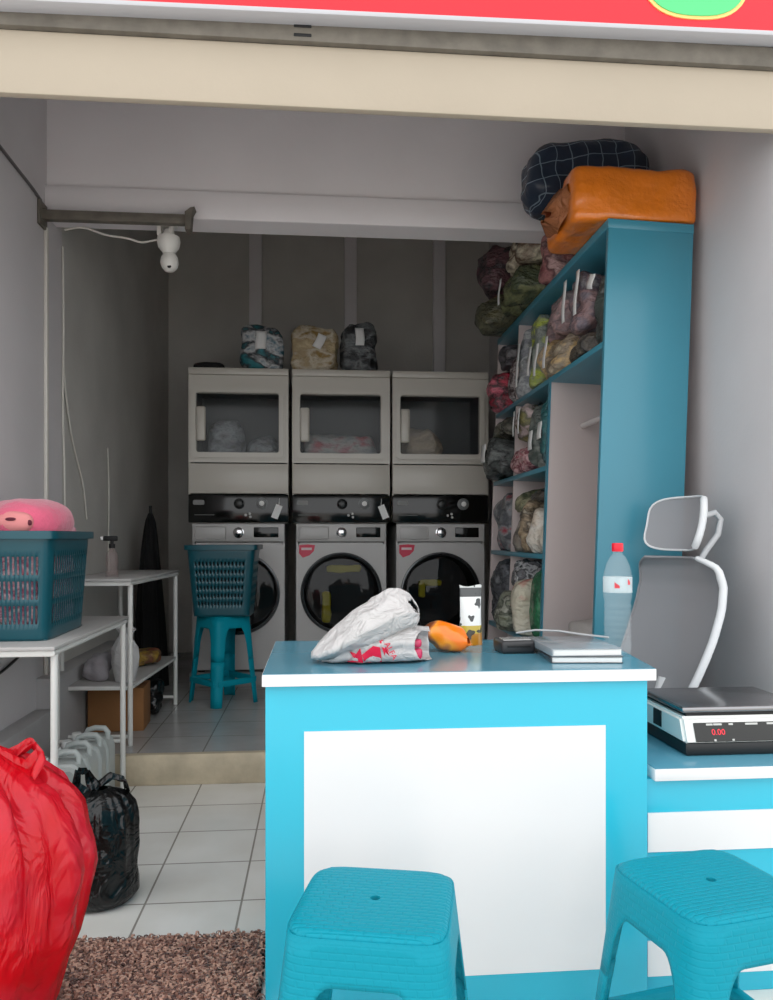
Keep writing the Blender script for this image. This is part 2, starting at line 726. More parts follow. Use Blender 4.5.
lc = thing('low_counter', 'low blue side counter with white panels, under the weighing scale', 'counter', (1.18, 1.885, 0))
b = BM()
bx(b, .817 - 1.18, 1.535 - 1.18, .005, .40, 0, .543, .002)
obj('body', b, teal_lam, lc)
b = BM()
bx(b, .8335 - 1.18, 1.538 - 1.18, -.015, .42, .543, .573, .002)
obj('worktop', b, white_lam, lc)
b = BM()
bx(b, .8345 - 1.18, 1.537 - 1.18, -.0135, .419, .5725, .5745, .0008)
obj('worktop_surface', b, top_m, lc)['label'] = 'blue top surface'
for z0, z1 in ((.361, .459), (.050, .138)):
    b = BM()
    bx(b, .822 - 1.18, 1.45 - 1.18, .001, .008, z0, z1)
    obj('drawer_front', b, white_lam, lc)['label'] = 'white drawer front'


# ------------------------------------------------------------------ plastic stools
def stool_shell_pt(i, u, z, wt, wb, h, p=7.0):
    w = wb + (wt - wb) * (z / h)
    k = (abs(u) ** p + 1) ** (-1 / p)
    x, y = u * k * w, -k * w
    a = i * PI / 2
    return Vector((x * math.cos(a) - y * math.sin(a), x * math.sin(a) + y * math.cos(a), z))


def make_stool(label, loc, rz, h=.45, wt=.150, wb=.205, woven=True, apron=.09, uleg=.66):
    t = thing('plastic_stool', label, 'stool', loc, rz, )
    ztop = h - .010
    zj = h * .50
    sm = plastic_weave if woven else plastic_teal
    # seat top with its centre hole
    b = BM()
    N = 48
    rings = []
    prof = [(.035, -.012), (.038, 0), (.2, 0), (.45, 0), (.7, 0), (.86, -.0008), (.93, -.002), (.975, -.006), (1.0, -.012)]
    for r, dz in prof:
        ring = []
        for j in range(N):
            a = 2 * PI * (j + .5) / N
            c, s = math.cos(a), math.sin(a)
            pw = 2 + 5 * min(1, r * 1.2)
            k = (abs(c) ** pw + abs(s) ** pw) ** (-1 / pw)
            R = wt * r
            if r < .1:
                k, R = 1, .010 if dz == 0 else .009
            ring.append(b.verts.new((c * k * R, s * k * R, h + dz)))
        rings.append(ring)
    for A, B in zip(rings, rings[1:]):
        for j in range(N):
            b.faces.new((A[j], A[(j + 1) % N], B[(j + 1) % N], B[j]))
    o = solid(obj('seat', b, sm, t), .004)

    def zb(u):      # lower edge of the apron between the legs
        a = abs(u)
        if a < uleg - .30:
            return h - apron
        if a > uleg:
            return zj
        q = (a - (uleg - .30)) / .30
        return zj + (h - apron - zj) * math.sqrt(max(0, 1 - q * q))
    b = BM()
    us = [-1, -.97, -.92, -.84, -.75] + [-uleg + uleg * 2 * k / 26 for k in range(27)] + [.75, .84, .92, .97, 1]
    us = sorted(set(round(u, 4) for u in us))
    for i in range(4):
        V = []
        for u in us:
            z0 = zb(u)
            V.append([b.verts.new(stool_shell_pt(i, u, z0 + (ztop - z0) * j / 6, wt, wb, h)) for j in range(7)])
        for A, B in zip(V, V[1:]):
            for j in range(6):
                b.faces.new((A[j], B[j], B[j + 1], A[j + 1]))
    bmesh.ops.remove_doubles(b, verts=b.verts, dist=1e-5)
    solid(obj('apron', b, plastic_weave_side if woven else plastic_teal, t), .004)
    for i in range(4):
        b = BM()
        cols = [uleg + (1 - uleg) * k / 6 for k in range(7)]

        def fn(side, uu, z):
            q = 1 - z / zj
            e = uleg + .10 * q
            u = e + (1 - e) * (uu - uleg) / (1 - uleg)
            return stool_shell_pt(side, u if side == i else -u, z, wt, wb, h)
        strip = [(i, u) for u in cols] + [((i + 1) % 4, u) for u in reversed(cols[:-1])]
        V = []
        for sd, u in strip:
            V.append([b.verts.new(fn(sd, u, zj * j / 6)) for j in range(7)])
        for A, B in zip(V, V[1:]):
            for j in range(6):
                b.faces.new((A[j], B[j], B[j + 1], A[j + 1]))
        solid(obj('leg', b, plastic_weave_side if woven else plastic_teal, t), .006)
    b = BM()
    zs = h * .26
    w = wb + (wt - wb) * (zs / h) - .012
    for i in range(4):
        a = i * PI / 2
        box(b, (2 * w * .93, .022, .035), (math.sin(a) * w, -math.cos(a) * w, zs), (0, 0, a), .003)
    obj('stretcher', b, plastic_teal, t)
    return t


s1 = make_stool('woven-pattern teal plastic stool in front of the big white counter panel', (.110, 1.495, 0), math.radians(-13), h=.457, wt=.146, wb=.198)
s2 = dup(s1, (.792, 1.515, 0), math.radians(12), 'woven-pattern teal plastic stool in front of the low side counter', 'teal stools before the counter')
s1['group'] = 'teal stools before the counter'

# ------------------------------------------------------------------ shaggy rug
rg = thing('shag_rug', 'brown curly shag rug on the tiles beside the counter', 'rug', (-.56, 1.86, 0))
b = BM()
bx(b, -.40, .418, -.52, .40, .001, .010, .003)
obj('backing', b, mat('rug_backing_brown', (46, 30, 26), .9), rg)
bm = bmesh.new()
vs, fs, mi = [], [], []
for k in range(26000):
    x, y = rnd.uniform(-.395, .408), rnd.uniform(-.30, .397)
    if k > 22000:
        y = rnd.uniform(-.52, -.30)
    a = rnd.uniform(0, 2 * PI)
    l = rnd.uniform(.012, .024)
    hz = rnd.uniform(.012, .026)
    w = rnd.uniform(.0022, .004)
    dx, dy = math.cos(a), math.sin(a)
    px, py = -dy * w, dx * w
    base = len(vs)
    for q, zz in ((0, .008), (.45, hz), (.9, hz * .92), (1.1, hz * .5)):
        vs.append((x + dx * l * q - px, y + dy * l * q - py, zz))
        vs.append((x + dx * l * q + px, y + dy * l * q + py, zz))
    m_ = rnd.choice((0, 0, 1, 1, 2))
    for q in range(3):
        fs.append((base + 2 * q, base + 2 * q + 1, base + 2 * q + 3, base + 2 * q + 2))
        mi.append(m_)
me = bpy.data.meshes.new('pile')
me.from_pydata(vs, [], fs)
for nm, c in (('rug_pile_brown', (140, 98, 82)), ('rug_pile_tan', (190, 148, 128)), ('rug_pile_dark', (90, 58, 50))):
    me.materials.append(mat(nm, c, .8, sheen=.3))
me.polygons.foreach_set('material_index', mi)
bm.free()
o = bpy.data.objects.new('pile', me)
COL.objects.link(o)
o.parent = rg
o['kind'] = 'stuff'

# ------------------------------------------------------------------ washers and dryers
FR = 5.30                    # front plane of the machines
dry_glass = glass_mat('dryer_window_glass', (20, 24, 26), .06, .80)
drum_m = mat('drum_dark_grey', (120, 124, 126), .45)
wash_glass = glass_mat('washer_door_glass', (4, 4, 5), .04, .50)
seam_m = mat('seam_shadow_gap', (60, 58, 56), .7)


def circ(cx, cz, r, n=64):
    return [(cx + r * math.cos(2 * PI * k / n), cz + r * math.sin(2 * PI * k / n)) for k in range(n)]


def sq_pts(x0, x1, z0, z1, cx, cz, n=64):
    out = []
    for k in range(n):
        a = 2 * PI * k / n
        c, s = math.cos(a), math.sin(a)
        tx = ((x1 - cx) / c if c > 0 else (x0 - cx) / c) if abs(c) > 1e-9 else 1e9
        tz = ((z1 - cz) / s if s > 0 else (z0 - cz) / s) if abs(s) > 1e-9 else 1e9
        t = min(tx, tz)
        out.append((cx + c * t, cz + s * t))
    return out


def make_dryer(label, loc, tagged):
    t = thing('clothes_dryer', label, 'dryer', loc, 0, 'dryers stacked on the washers')
    w, h, d = .331, 1.04, .72
    wx0, wx1, wz0, wz1 = -.275, .265, .475, .865        # window opening
    b = BM()
    bx(b, -w, -w + .012, .012, d, 0, h - .05)
    bx(b, w - .012, w, .012, d, 0, h - .05)
    bx(b, -w, w, d - .012, d, 0, h - .05)
    bx(b, -w, w, .012, d, 0, .012)
    # front skin with the window opening
    bx(b, -w, w, 0, .014, .405, wz0)
    bx(b, -w, w, 0, .014, wz1, h - .05)
    bx(b, -w, wx0, 0, .014, wz0, wz1)
    bx(b, wx1, w, 0, .014, wz0, wz1)
    obj('body', b, appl_white, t, smooth=False)
    b = BM()
    bx(b, -w - .002, w + .002, -.006, d, h - .048, h, .008)
    obj('top_lid', b, appl_white, t)
    b = BM()
    bx(b, -w, w, 0, .014, .197, .398, .004)
    obj('service_panel', b, appl_white, t)
    # door: raised frame, glass, handle
    dr = BM()
    ring_prism(dr, rrect(wx0 - .036, wx1 + .036, wz0 - .040, wz1 + .040, .03), rrect(wx0 - .006, wx1 + .006, wz0 - .006, wz1 + .006, .02), -.022, -.001)
    ring_prism(dr, rrect(wx0 - .046, wx1 + .046, wz0 - .048, wz1 + .048, .036), rrect(wx0 - .036, wx1 + .036, wz0 - .040, wz1 + .040, .03), -.010, -.001)
    dd = obj('door', dr, appl_white, t)
    b = BM()
    prism(b, rrect(wx0 - .004, wx1 + .004, wz0 - .004, wz1 + .004, .02), -.012, -.007)
    obj('window', b, dry_glass, dd, smooth=False)
    b = BM()
    bx(b, wx0 - .004, wx0 + .060, -.034, -.013, wz0 + .07, wz0 + .30, .014, 3)
    obj('handle', b, appl_white, dd)
    b = BM()
    # inner drum wall
    bx(b, wx0 - .03, wx1 + .03, .46, .47, wz0 - .05, wz1 + .05)
    bx(b, wx0 - .03, wx1 + .03, .015, .47, wz0 - .06, wz0 - .05)
    bx(b, wx0 - .03, wx1 + .03, .015, .47, wz1 + .05, wz1 + .06)
    bx(b, wx0 - .04, wx0 - .03, .015, .47, wz0 - .06, wz1 + .06)
    bx(b, wx1 + .03, wx1 + .04, .015, .47, wz0 - .06, wz1 + .06)
    obj('drum', b, drum_m, t, smooth=False)
    b = BM()
    bx(b, -w, w, -.010, .02, .002, .190, .006)
    cp = obj('control_panel', b, black_gloss, t)
    b = BM()
    prism(b, rrect(-.30, -.225, .120, .152, .01), -.013, -.009)
    obj('badge', b, mat('badge_grey', (120, 120, 118), .4), cp, smooth=False)
    b = BM()
    lathe(b, [(.036, 0), (.036, .006), (.030, .008), (.026, .022), (.02, .026), (.0005, .026)], 28, (.005, -.010, .128), 'Y')
    obj('dial', b, mat('dial_black', (40, 42, 42), .35), cp)
    b = BM()
    lathe(b, [(.040, 0), (.040, .005), (.027, .007), (.024, .024), (.0005, .026)], 28, (.155, -.010, .130), 'Y')
    kk = obj('knob', b, mat('knob_ring_grey', (110, 112, 112), .35), cp)
    b = BM()
    lathe(b, [(.018, 0), (.016, .006), (.0005, .008)], 24, (.155, -.034, .130), 'Y')
    obj('knob_cap', b, mat('knob_silver', (224, 224, 220), .3), kk)
    for x, z in ((.048, .052), (.078, .040), (.074, .062)):
        b = BM()
        lathe(b, [(.009, 0), (.008, .005), (.0005, .006)], 14, (x, -.010, z), 'Y')
        obj('button', b, mat('button_pale', (190, 190, 188), .35), cp)
    b = BM()
    bx(b, -.29, -.16, -.0115, -.009, .050, .056)
    obj('print', b, mat('panel_print_grey', (84, 86, 84), .5), cp, smooth=False)
    if tagged:
        b = BM()
        tube(b, [(.272, -.011, .165), (.27, -.018, .140), (.268, -.017, .118)], .002, 6)
        st = obj('tag_string', b, tag_white, t)
        b = BM()
        box(b, (.046, .002, .095), (.255 if tagged == 1 else .285, -.020, .075), (.05, .38 if tagged == 1 else -.38, 0), 0)
        obj('paper_tag', b, tag_white, t, smooth=False)['label'] = 'white paper tag on a string'
    return t


def make_washer(label, loc, cloth):
    t = thing('washing_machine', label, 'washing machine', loc, 0, 'front-loading washers under the dryers')
    w, h, d = .305, 1.00, .70
    R, cz = .276, .530
    b = BM()
    bx(b, -w, -w + .012, .012, d, 0.02, h)
    bx(b, w - .012, w, .012, d, .02, h)
    bx(b, -w, w, d - .012, d, .02, h)
    bx(b, -w, w, .0, d, h - .016, h)
    bx(b, -w, w, .012, d, .02, .035)
    N = 64
    ring_prism(b, sq_pts(-w, w, .02, .872, 0, cz, N), circ(0, cz, R - .02, N), 0, .014)
    obj('body', b, appl_panel, t, smooth=False)
    b = BM()
    bx(b, -w, w, -.004, .012, .878, h - .001, .006)
    cp = obj('control_panel', b, appl_panel, t)
    b = BM()
    bx(b, -w + .018, -.085, -.010, -.002, .892, h - .02, .01)
    obj('detergent_drawer', b, appl_panel, t)
    b = BM()
    lathe(b, [(.036, 0), (.036, .012), (.030, .014), (.028, .030), (.022, .034), (.0005, .034)], 32, (.0, -.004, .940), 'Y')
    obj('program_knob', b, chrome, cp)
    b = BM()
    bx(b, .10, .265, -.008, -.002, .908, .975, .004)
    obj('display', b, black_gloss, cp)
    b = BM()
    lathe(b, [(R - .022, .0), (R - .002, .002), (R, .010), (R - .003, .018), (R - .012, .021)], N, (0, 0, cz), 'Y', caps=False)
    dr = obj('door', b, mat('door_rim_dark_chrome', (96, 98, 100), .25, .8), t)
    b = BM()
    lathe(b, [(R - .008, .018), (R - .016, .027), (R * .82, .036), (R * .5, .044), (R * .2, .048), (.001, .048)], N, (0, 0, cz), 'Y', caps=False)
    obj('door_glass', b, wash_glass, dr, angle=80)
    b = BM()
    lathe(b, [(R - .02, -.012), (R - .03, -.30), (.001, -.31)], N, (0, 0, cz), 'Y', caps=False)
    obj('drum', b, mat('washer_drum_black', (8, 8, 9), .5), t)
    b = BM()
    prism(b, [(-.285, .90 - .045), (-.225, .86), (-.178, .855), (-.186, .815), (-.215, .786), (-.26, .77), (-.286, .80)], -.003, .001)
    st = obj('sticker', b, mat('sticker_red', (206, 40, 74), .4), t, smooth=False)
    st['label'] = 'red sticker on the washer front'
    b = BM()
    bx(b, -.27, -.20, -.0042, -.002, .822, .838)
    obj('sticker_print', b, mat('sticker_white', (226, 200, 204), .5), st, smooth=False)
    for sx in (-1, 1):
        for y in (.06, d - .06):
            b = BM()
            lathe(b, [(.022, 0), (.022, .012), (.012, .014), (.012, .022)], 16, (sx * (w - .05), y, 0))
            obj('foot', b, black_matte, t)
    return t


MX = (-.530, .158, .838)
make_washer('white front-loading washer behind the basket on the small stool', (MX[0], FR, .24), 0)
make_washer('white front-loading washer under the middle dryer, red sticker beside its door', (MX[1], FR, .24), 1)
make_washer('white front-loading washer nearest the blue shelving, behind the snack packs', (MX[2], FR, .24), 2)
make_dryer('white dryer under the teal laundry bag, paper tag hanging off its panel', (MX[0], FR, 1.245), 1)
make_dryer('white dryer under the cream and the black laundry bags, tag at its panel end', (MX[1], FR, 1.245), 2)
make_dryer('white dryer beside the blue shelving with nothing piled on top', (MX[2], FR, 1.245), 0)
b = BM()
bx(b, -.86, 1.17, FR + .02, FR + .72, .14, .24, .006)
tag(obj('plinth', b, mat('plinth_grey', (150, 148, 145), .7)), 'low grey plinth under the row of washing machines', 'plinth')

# yellow reflections in the washer glass modelled as added solids, pale bedding behind the dryer windows
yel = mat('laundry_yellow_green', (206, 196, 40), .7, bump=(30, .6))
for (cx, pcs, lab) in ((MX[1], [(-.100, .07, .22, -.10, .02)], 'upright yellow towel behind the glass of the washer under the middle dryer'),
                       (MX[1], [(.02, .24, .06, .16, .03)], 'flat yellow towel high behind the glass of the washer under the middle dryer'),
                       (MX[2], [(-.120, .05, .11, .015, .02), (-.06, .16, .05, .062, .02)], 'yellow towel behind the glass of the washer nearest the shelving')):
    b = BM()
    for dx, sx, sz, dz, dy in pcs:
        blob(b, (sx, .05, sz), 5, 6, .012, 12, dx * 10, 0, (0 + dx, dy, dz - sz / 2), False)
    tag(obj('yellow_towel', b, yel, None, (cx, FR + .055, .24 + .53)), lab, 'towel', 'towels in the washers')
for k, (cx, cols, lab) in enumerate((
        (MX[0], ((150, 152, 152), (206, 214, 220), (170, 170, 168)), 'pale grey bedding behind the window of the dryer under the teal bag'),
        (MX[1], ((190, 200, 208), (236, 236, 234), (226, 140, 148)), 'white and pink bedding behind the window of the middle dryer'),
        (MX[2], ((200, 190, 172), (240, 222, 196), (220, 206, 190)), 'beige bedding behind the window of the dryer beside the shelving'))):
    b = BM()
    if k == 0:
        blob(b, (.26, .26, .30), 3, 10, .03, 7, k + 2, .2, (-.10, 0, 0))
        blob(b, (.24, .26, .19), 3, 10, .03, 7, k + 6, .2, (.15, 0, 0))
    elif k == 1:
        blob(b, (.52, .28, .21), 4, 12, .035, 7, k + 2, .1, (0, 0, 0))
    else:
        blob(b, (.30, .28, .25), 3, 10, .04, 7, k + 2, .2, (-.11, 0, 0))
    tag(obj('bedding', b, fabric('bedding_%d' % k, cols, 7, .1, seed=k), None, (cx, FR + .22, 1.245 + .428)), lab, 'bedding', 'bedding in the dryers')


# ------------------------------------------------------------------ bagged laundry
def bag(label, size, cols, mtx, seed, tags=(), knot=False, p=4.5, amp=.03, group='bags of clean laundry', scale=9, coat=.8, name='laundry_bag', cat='laundry bag', m=None):
    """size (depth towards the room x, width y, height z); local -x is the front; tags: (y, z, w, h, tilt)"""
    t = bpy.data.objects.new(name, None)
    t.empty_display_size = .1
    COL.objects.link(t)
    t.matrix_world = mtx
    tag(t, label, cat, group)
    b = BM()
    blob(b, size, p, 12, amp, 6.5, seed, .06)
    mm = m or fabric('laundry_%s_%d' % (name, int(seed * 10)), cols, scale, coat, seed=seed)
    obj('bundle', b, mm, t, angle=70)
    for (ty, tz, tw, th, tilt) in tags:
        b = BM()
        def fn(u, v):
            yy = (u - .5) * tw + .004 * math.sin(v * 4 + seed)
            zz = (v - .5) * th
            ca, sa = math.cos(tilt), math.sin(tilt)
            return Vector((-size[0] / 2 - .003 - .003 * math.sin(v * 5), ty + yy * ca - zz * sa, tz + yy * sa + zz * ca))
        surf(b, fn, 3, 6)
        solid(obj('tag', b, tag_white, t), .002)
    if knot:
        b = BM()
        def fk(u, v):
            a = 2 * PI * u
            r = (.05 - .035 * math.sin(PI * min(1, v * 1.1)) + .03 * v * v) * (1 + .25 * math.sin(5 * a + seed))
            return Vector((r * math.cos(a), r * math.sin(a), size[2] - .02 + .075 * v))
        surf(b, fk, 20, 5, cu=True)
        solid(obj('knot', b, mm, t), .002)
    return t


def rotz_m(x, y, z, rz=0.0, ry=0.0):
    return Matrix.Translation((x, y, z)) @ Matrix.Rotation(rz, 4, 'Z') @ Matrix.Rotation(ry, 4, 'Y')


TOPZ = 2.285
fz = math.radians(90)       # turn a bag's front to face the street (-Y)
bag('teal and white laundry bag on the dryer near the wall', (.22, .31, .33), ((20, 92, 112), (196, 198, 200), (30, 38, 44), (24, 120, 130)), rotz_m(-.385, 5.45, TOPZ, fz), 1.1, ((-.0, .20, .07, .12, 0),), scale=8)
bag('cream laundry bag with a yellow top on the middle dryer', (.22, .34, .33), ((196, 176, 138), (170, 148, 112), (210, 200, 180), (150, 120, 60)), rotz_m(-.02, 5.45, TOPZ, fz, .0), 2.2, ((-.03, .20, .06, .10, .4),), scale=7, amp=.045)
bag('black laundry bag with a white tag on the middle dryer', (.22, .27, .36), ((18, 20, 22), (40, 44, 48), (120, 124, 126), (14, 16, 18)), rotz_m(.285, 5.46, TOPZ, fz), 3.3, ((-.0, .24, .06, .12, 0),), scale=8, amp=.05)
b = BM()
blob(b, (.21, .16, .055), 3, 8, .01, 9, 4.2)
tag(obj('black_cloth', b, mat('black_cloth', (16, 16, 17), .8, bump=(40, .4)), None, (-.74, 5.42, TOPZ)), 'small flat black cloth on the dryer top near the wall', 'cloth')

# ------------------------------------------------------------------ blue shelving cabinet
LEAN = math.radians(2.1)
CB = Matrix.Translation((1.148, 0, 2.41)) @ Matrix.Rotation(LEAN, 4, 'Y') @ Matrix.Translation((0, 0, -2.41))
# cabinet coordinates: x 0 (front edge) .. .35 (against the wall), y = world y, z = world z before the slight lean
CY0, CY1, CYD, CYE = 3.0, 4.91, 3.72, 4.42
cabt = thing('shelving_cabinet', 'tall blue shelving cabinet packed with bagged laundry along the side wall', 'cabinet')
cabt.matrix_world = CB
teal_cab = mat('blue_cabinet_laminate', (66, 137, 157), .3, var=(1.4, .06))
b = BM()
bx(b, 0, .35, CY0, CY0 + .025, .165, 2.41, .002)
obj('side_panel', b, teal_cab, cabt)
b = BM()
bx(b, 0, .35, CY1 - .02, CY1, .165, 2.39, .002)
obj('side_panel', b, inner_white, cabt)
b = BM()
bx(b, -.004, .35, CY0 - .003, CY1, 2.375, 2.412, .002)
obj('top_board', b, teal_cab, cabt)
b = BM()
bx(b, .335, .35, CY0 + .02, CY1 - .01, .17, 2.38)
obj('back_panel', b, inner_white, cabt, smooth=False)
b = BM()
bx(b, .004, .335, CYD, CYD + .022, .17, 1.93, .001)
obj('divider', b, inner_white, cabt)
b = BM()
bx(b, -.002, .005, CYD - .002, CYD + .026, .17, 1.93)
obj('divider_edge', b, teal_cab, cabt, smooth=False)
b = BM()
bx(b, .012, .335, CYE, CYE + .018, .17, 1.92, .001)
obj('divider', b, inner_white, cabt)
b = BM()
bx(b, .012, .335, CYE, CYE + .018, 1.95, 2.375, .001)
obj('divider', b, inner_white, cabt)
SH = {1: 1.93, 2: 1.50, 3: 1.065, 4: .62}
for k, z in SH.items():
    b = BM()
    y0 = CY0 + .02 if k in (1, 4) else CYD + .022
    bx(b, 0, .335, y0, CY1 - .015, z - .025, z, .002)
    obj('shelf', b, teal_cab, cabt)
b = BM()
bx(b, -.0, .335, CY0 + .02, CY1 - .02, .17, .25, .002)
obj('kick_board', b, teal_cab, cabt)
b = BM()
tube(b, [(.17, CY0 + .02, 1.70), (.17, CYD, 1.70)], .014, 12)
obj('hanging_rail', b, mat('rail_pale', (206, 198, 196), .35), cabt)


def cbm(x, y, z, rz=0.0, ry=0.0):
    return CB @ rotz_m(x, y, z, rz, ry)


GB = 'laundry bags in the blue shelving'
T1 = lambda y, z, w=.035, h=.13, t=0.0: (y, z, w, h, t)
def bagI(label, cols, x0, dep, y0, y1, z, h, seed, tags=(), amp=.05, scale=8, rz=0.0):
    """x0..x0+dep across the shelf, y0..y1 along it"""
    return bag(label, (dep, y1 - y0, h), cols, cbm(x0 + dep / 2, (y0 + y1) / 2, z + .001, rz), seed, tags, amp=amp, group=GB, scale=scale, p=4.0)


# on the cabinet top
Z0 = 2.413
bagI('maroon and pink laundry bag squeezed behind the orange comforter bag', ((120, 52, 60), (168, 112, 110), (82, 38, 44), (196, 160, 156)), -.04, .33, 3.72, 3.93, Z0, .29, 5.1)
bagI('olive green laundry bag atop the shelving with one white strip tag', ((86, 96, 58), (54, 64, 42), (116, 120, 78), (48, 56, 40)), -.14, .44, 3.96, 4.52, Z0, .21, 5.9, (T1(.05, .10, .04, .14, .1),), scale=7)
bagI('cream and dark brown laundry bag lying over the olive bag atop the shelving', ((214, 196, 168), (92, 62, 44), (222, 212, 188), (70, 52, 40)), -.10, .40, 3.98, 4.50, Z0 + .212, .22, 5.5, scale=6)
bagI('olive bag with a red garment at the far end of the shelving top', ((98, 94, 64), (74, 76, 58), (120, 116, 88), (176, 34, 48)), -.19, .49, 4.55, 4.89, Z0, .21, 6.6, scale=6)
bagI('dark maroon laundry bag on the olive and red one atop the shelving', ((70, 46, 54), (116, 78, 84), (40, 36, 42), (96, 56, 66)), -.19, .48, 4.56, 4.88, Z0 + .212, .31, 6.2)
# row 1
Z1 = SH[1]
bagI('dark green laundry bag next to the big blue end panel', ((38, 54, 44), (66, 74, 70), (24, 32, 28), (92, 96, 94)), -.01, .32, 3.03, 3.22, Z1, .38, 7.1, (T1(.03, .28, .07, .06, .3),))
bagI('dark brown folded laundry bag under the purple-grey one', ((46, 40, 34), (78, 70, 60), (30, 28, 26), (104, 96, 84)), -.01, .32, 3.23, 3.55, Z1, .12, 7.2, amp=.03)
bagI('purple-grey laundry bag with two long white tags on the top shelf', ((120, 110, 120), (156, 126, 126), (94, 86, 98), (142, 140, 142)), -.02, .33, 3.23, 3.55, Z1 + .122, .30, 7.4, (T1(-.08, .16, .04, .19, .05), T1(.09, .17, .04, .19, -.03)))
bagI('beige laundry bag with two curved white tags on the top shelf', ((190, 174, 150), (146, 132, 114), (212, 180, 128), (164, 154, 138)), -.04, .34, 3.57, 3.93, Z1, .20, 7.7, (T1(-.06, .11, .04, .15, .12), T1(.10, .11, .04, .16, .2)))
bagI('pinkish grey laundry bag resting on the beige bag of the top shelf', ((160, 130, 130), (124, 108, 112), (184, 150, 148), (116, 108, 110)), -.01, .32, 3.58, 3.92, Z1 + .202, .22, 8.0)
bagI('lime green and grey laundry bag on the top shelf', ((138, 144, 138), (186, 200, 70), (120, 128, 122), (150, 156, 148)), -.02, .33, 3.95, 4.20, Z1, .40, 8.3, (T1(-.02, .15, .04, .15, .15),), scale=5)
bagI('silver grey laundry bag with a long white tag on the top shelf', ((160, 162, 166), (130, 134, 140), (180, 182, 184), (116, 120, 124)), -.02, .33, 4.21, 4.405, Z1, .41, 8.6, (T1(-.01, .18, .04, .24, .06),))
bagI('brown and white checked laundry bag on the top shelf beyond the white board', ((96, 62, 60), (190, 180, 180), (56, 40, 42), (140, 116, 116)), -.01, .32, 4.45, 4.66, Z1, .36, 8.9, scale=14)
bagI('bright red and black laundry bag at the far end of the top shelf', ((196, 40, 70), (34, 28, 32), (220, 110, 130), (92, 66, 74)), -.08, .38, 4.67, 4.885, Z1, .25, 9.2)
bagI('small dark grey laundry bag on the bright red one of the top shelf', ((58, 56, 60), (88, 84, 90), (36, 36, 40), (120, 116, 118)), -.02, .30, 4.68, 4.88, Z1 + .252, .16, 9.3)
# row 2
Z2 = SH[2]
bagI('upright dark teal laundry bag with a square white tag', ((18, 74, 78), (30, 100, 102), (14, 54, 60), (52, 116, 118)), -.02, .33, 3.745, 3.88, Z2, .38, 9.5, (T1(.0, .18, .075, .085, 0),))
bagI('grey-green laundry bag with a square tag beside the dark teal one', ((92, 106, 98), (68, 78, 74), (118, 124, 118), (56, 64, 62)), -.02, .33, 3.885, 4.065, Z2, .35, 9.8, (T1(-.0, .15, .07, .10, 0),))
bagI('pink and red patterned laundry bag under the olive one', ((180, 88, 104), (216, 178, 178), (120, 48, 62), (200, 148, 152)), -.04, .34, 4.075, 4.405, Z2, .18, 10.1, scale=16)
bagI('olive yellow laundry bag on the pink patterned one', ((138, 130, 72), (92, 92, 66), (200, 178, 178), (108, 102, 62)), -.03, .33, 4.08, 4.40, Z2 + .182, .20, 10.4, (T1(-.05, .10, .025, .14, 0), T1(.06, .10, .025, .14, 0)))
bagI('black and grey laundry bag with a crumpled square tag bulging out at the far end', ((46, 50, 50), (80, 86, 84), (30, 32, 34), (124, 128, 126)), -.12, .42, 4.445, 4.885, Z2, .24, 10.7, (T1(-.0, .15, .12, .11, .05),))
bagI('dark olive laundry bag on the black and grey one at the far end', ((80, 78, 58), (110, 108, 96), (56, 54, 46), (128, 124, 110)), -.04, .34, 4.45, 4.88, Z2 + .242, .15, 11.0)
# row 3
Z3 = SH[3]
bagI('plump cream laundry bag on the shelf beside the open compartment', ((226, 216, 198), (206, 194, 178), (232, 226, 216), (200, 182, 160)), -.04, .34, 3.745, 4.03, Z3, .26, 11.3, scale=4)
bagI('black folded laundry bag lying on the plump cream one', ((26, 24, 22), (62, 54, 44), (18, 16, 16), (138, 122, 98)), -.02, .32, 3.75, 4.03, Z3 + .262, .08, 11.9, amp=.03)
bagI('brown and cream striped laundry bag behind the plump cream one', ((116, 94, 68), (186, 164, 134), (80, 68, 54), (212, 198, 174)), -.03, .33, 4.035, 4.19, Z3, .30, 11.6)
bagI('taupe laundry bag under the small olive one next to the white board', ((122, 112, 100), (150, 140, 128), (96, 88, 80), (170, 160, 148)), -.01, .31, 4.20, 4.405, Z3, .22, 11.8)
bagI('small olive laundry bag on the taupe one next to the white board', ((108, 112, 74), (74, 80, 56), (156, 152, 120), (82, 86, 62)), .0, .28, 4.21, 4.40, Z3 + .222, .14, 12.2)
bagI('grey laundry bag with red clothes at its bottom beyond the board', ((120, 124, 128), (84, 86, 92), (150, 152, 154), (168, 62, 78)), -.03, .33, 4.445, 4.885, Z3, .37, 12.5, scale=7)
# row 4
Z4 = SH[4]
bagI('deep green laundry bag on the lowest visible shelf', ((16, 104, 60), (12, 78, 48), (26, 120, 74), (14, 88, 56)), -.02, .32, 3.745, 3.98, Z4, .38, 12.8, scale=4, amp=.03)
bagI('cream laundry bag with a red print standing beside the green one', ((220, 210, 184), (190, 48, 52), (204, 196, 174), (230, 224, 206)), -.07, .26, 3.99, 4.14, Z4, .31, 13.1, scale=4, amp=.02)
bagI('olive net-like laundry bag on the lowest visible shelf', ((112, 116, 92), (150, 154, 136), (74, 78, 64), (180, 180, 166)), -.10, .40, 4.15, 4.41, Z4, .24, 13.4, scale=14)
bagI('black and white patterned laundry bag atop the olive net-like one', ((34, 34, 36), (196, 196, 198), (52, 52, 56), (116, 116, 120)), -.02, .32, 4.16, 4.40, Z4 + .242, .17, 13.7, scale=18)
bagI('charcoal grey laundry bag at the far end of the lowest visible shelf', ((60, 62, 70), (92, 94, 100), (42, 44, 50), (128, 130, 134)), -.05, .35, 4.445, 4.885, Z4, .40, 14.0)
b = BM()
blob(b, (.22, .26, .17), 5, 8, .02, 8, 81)
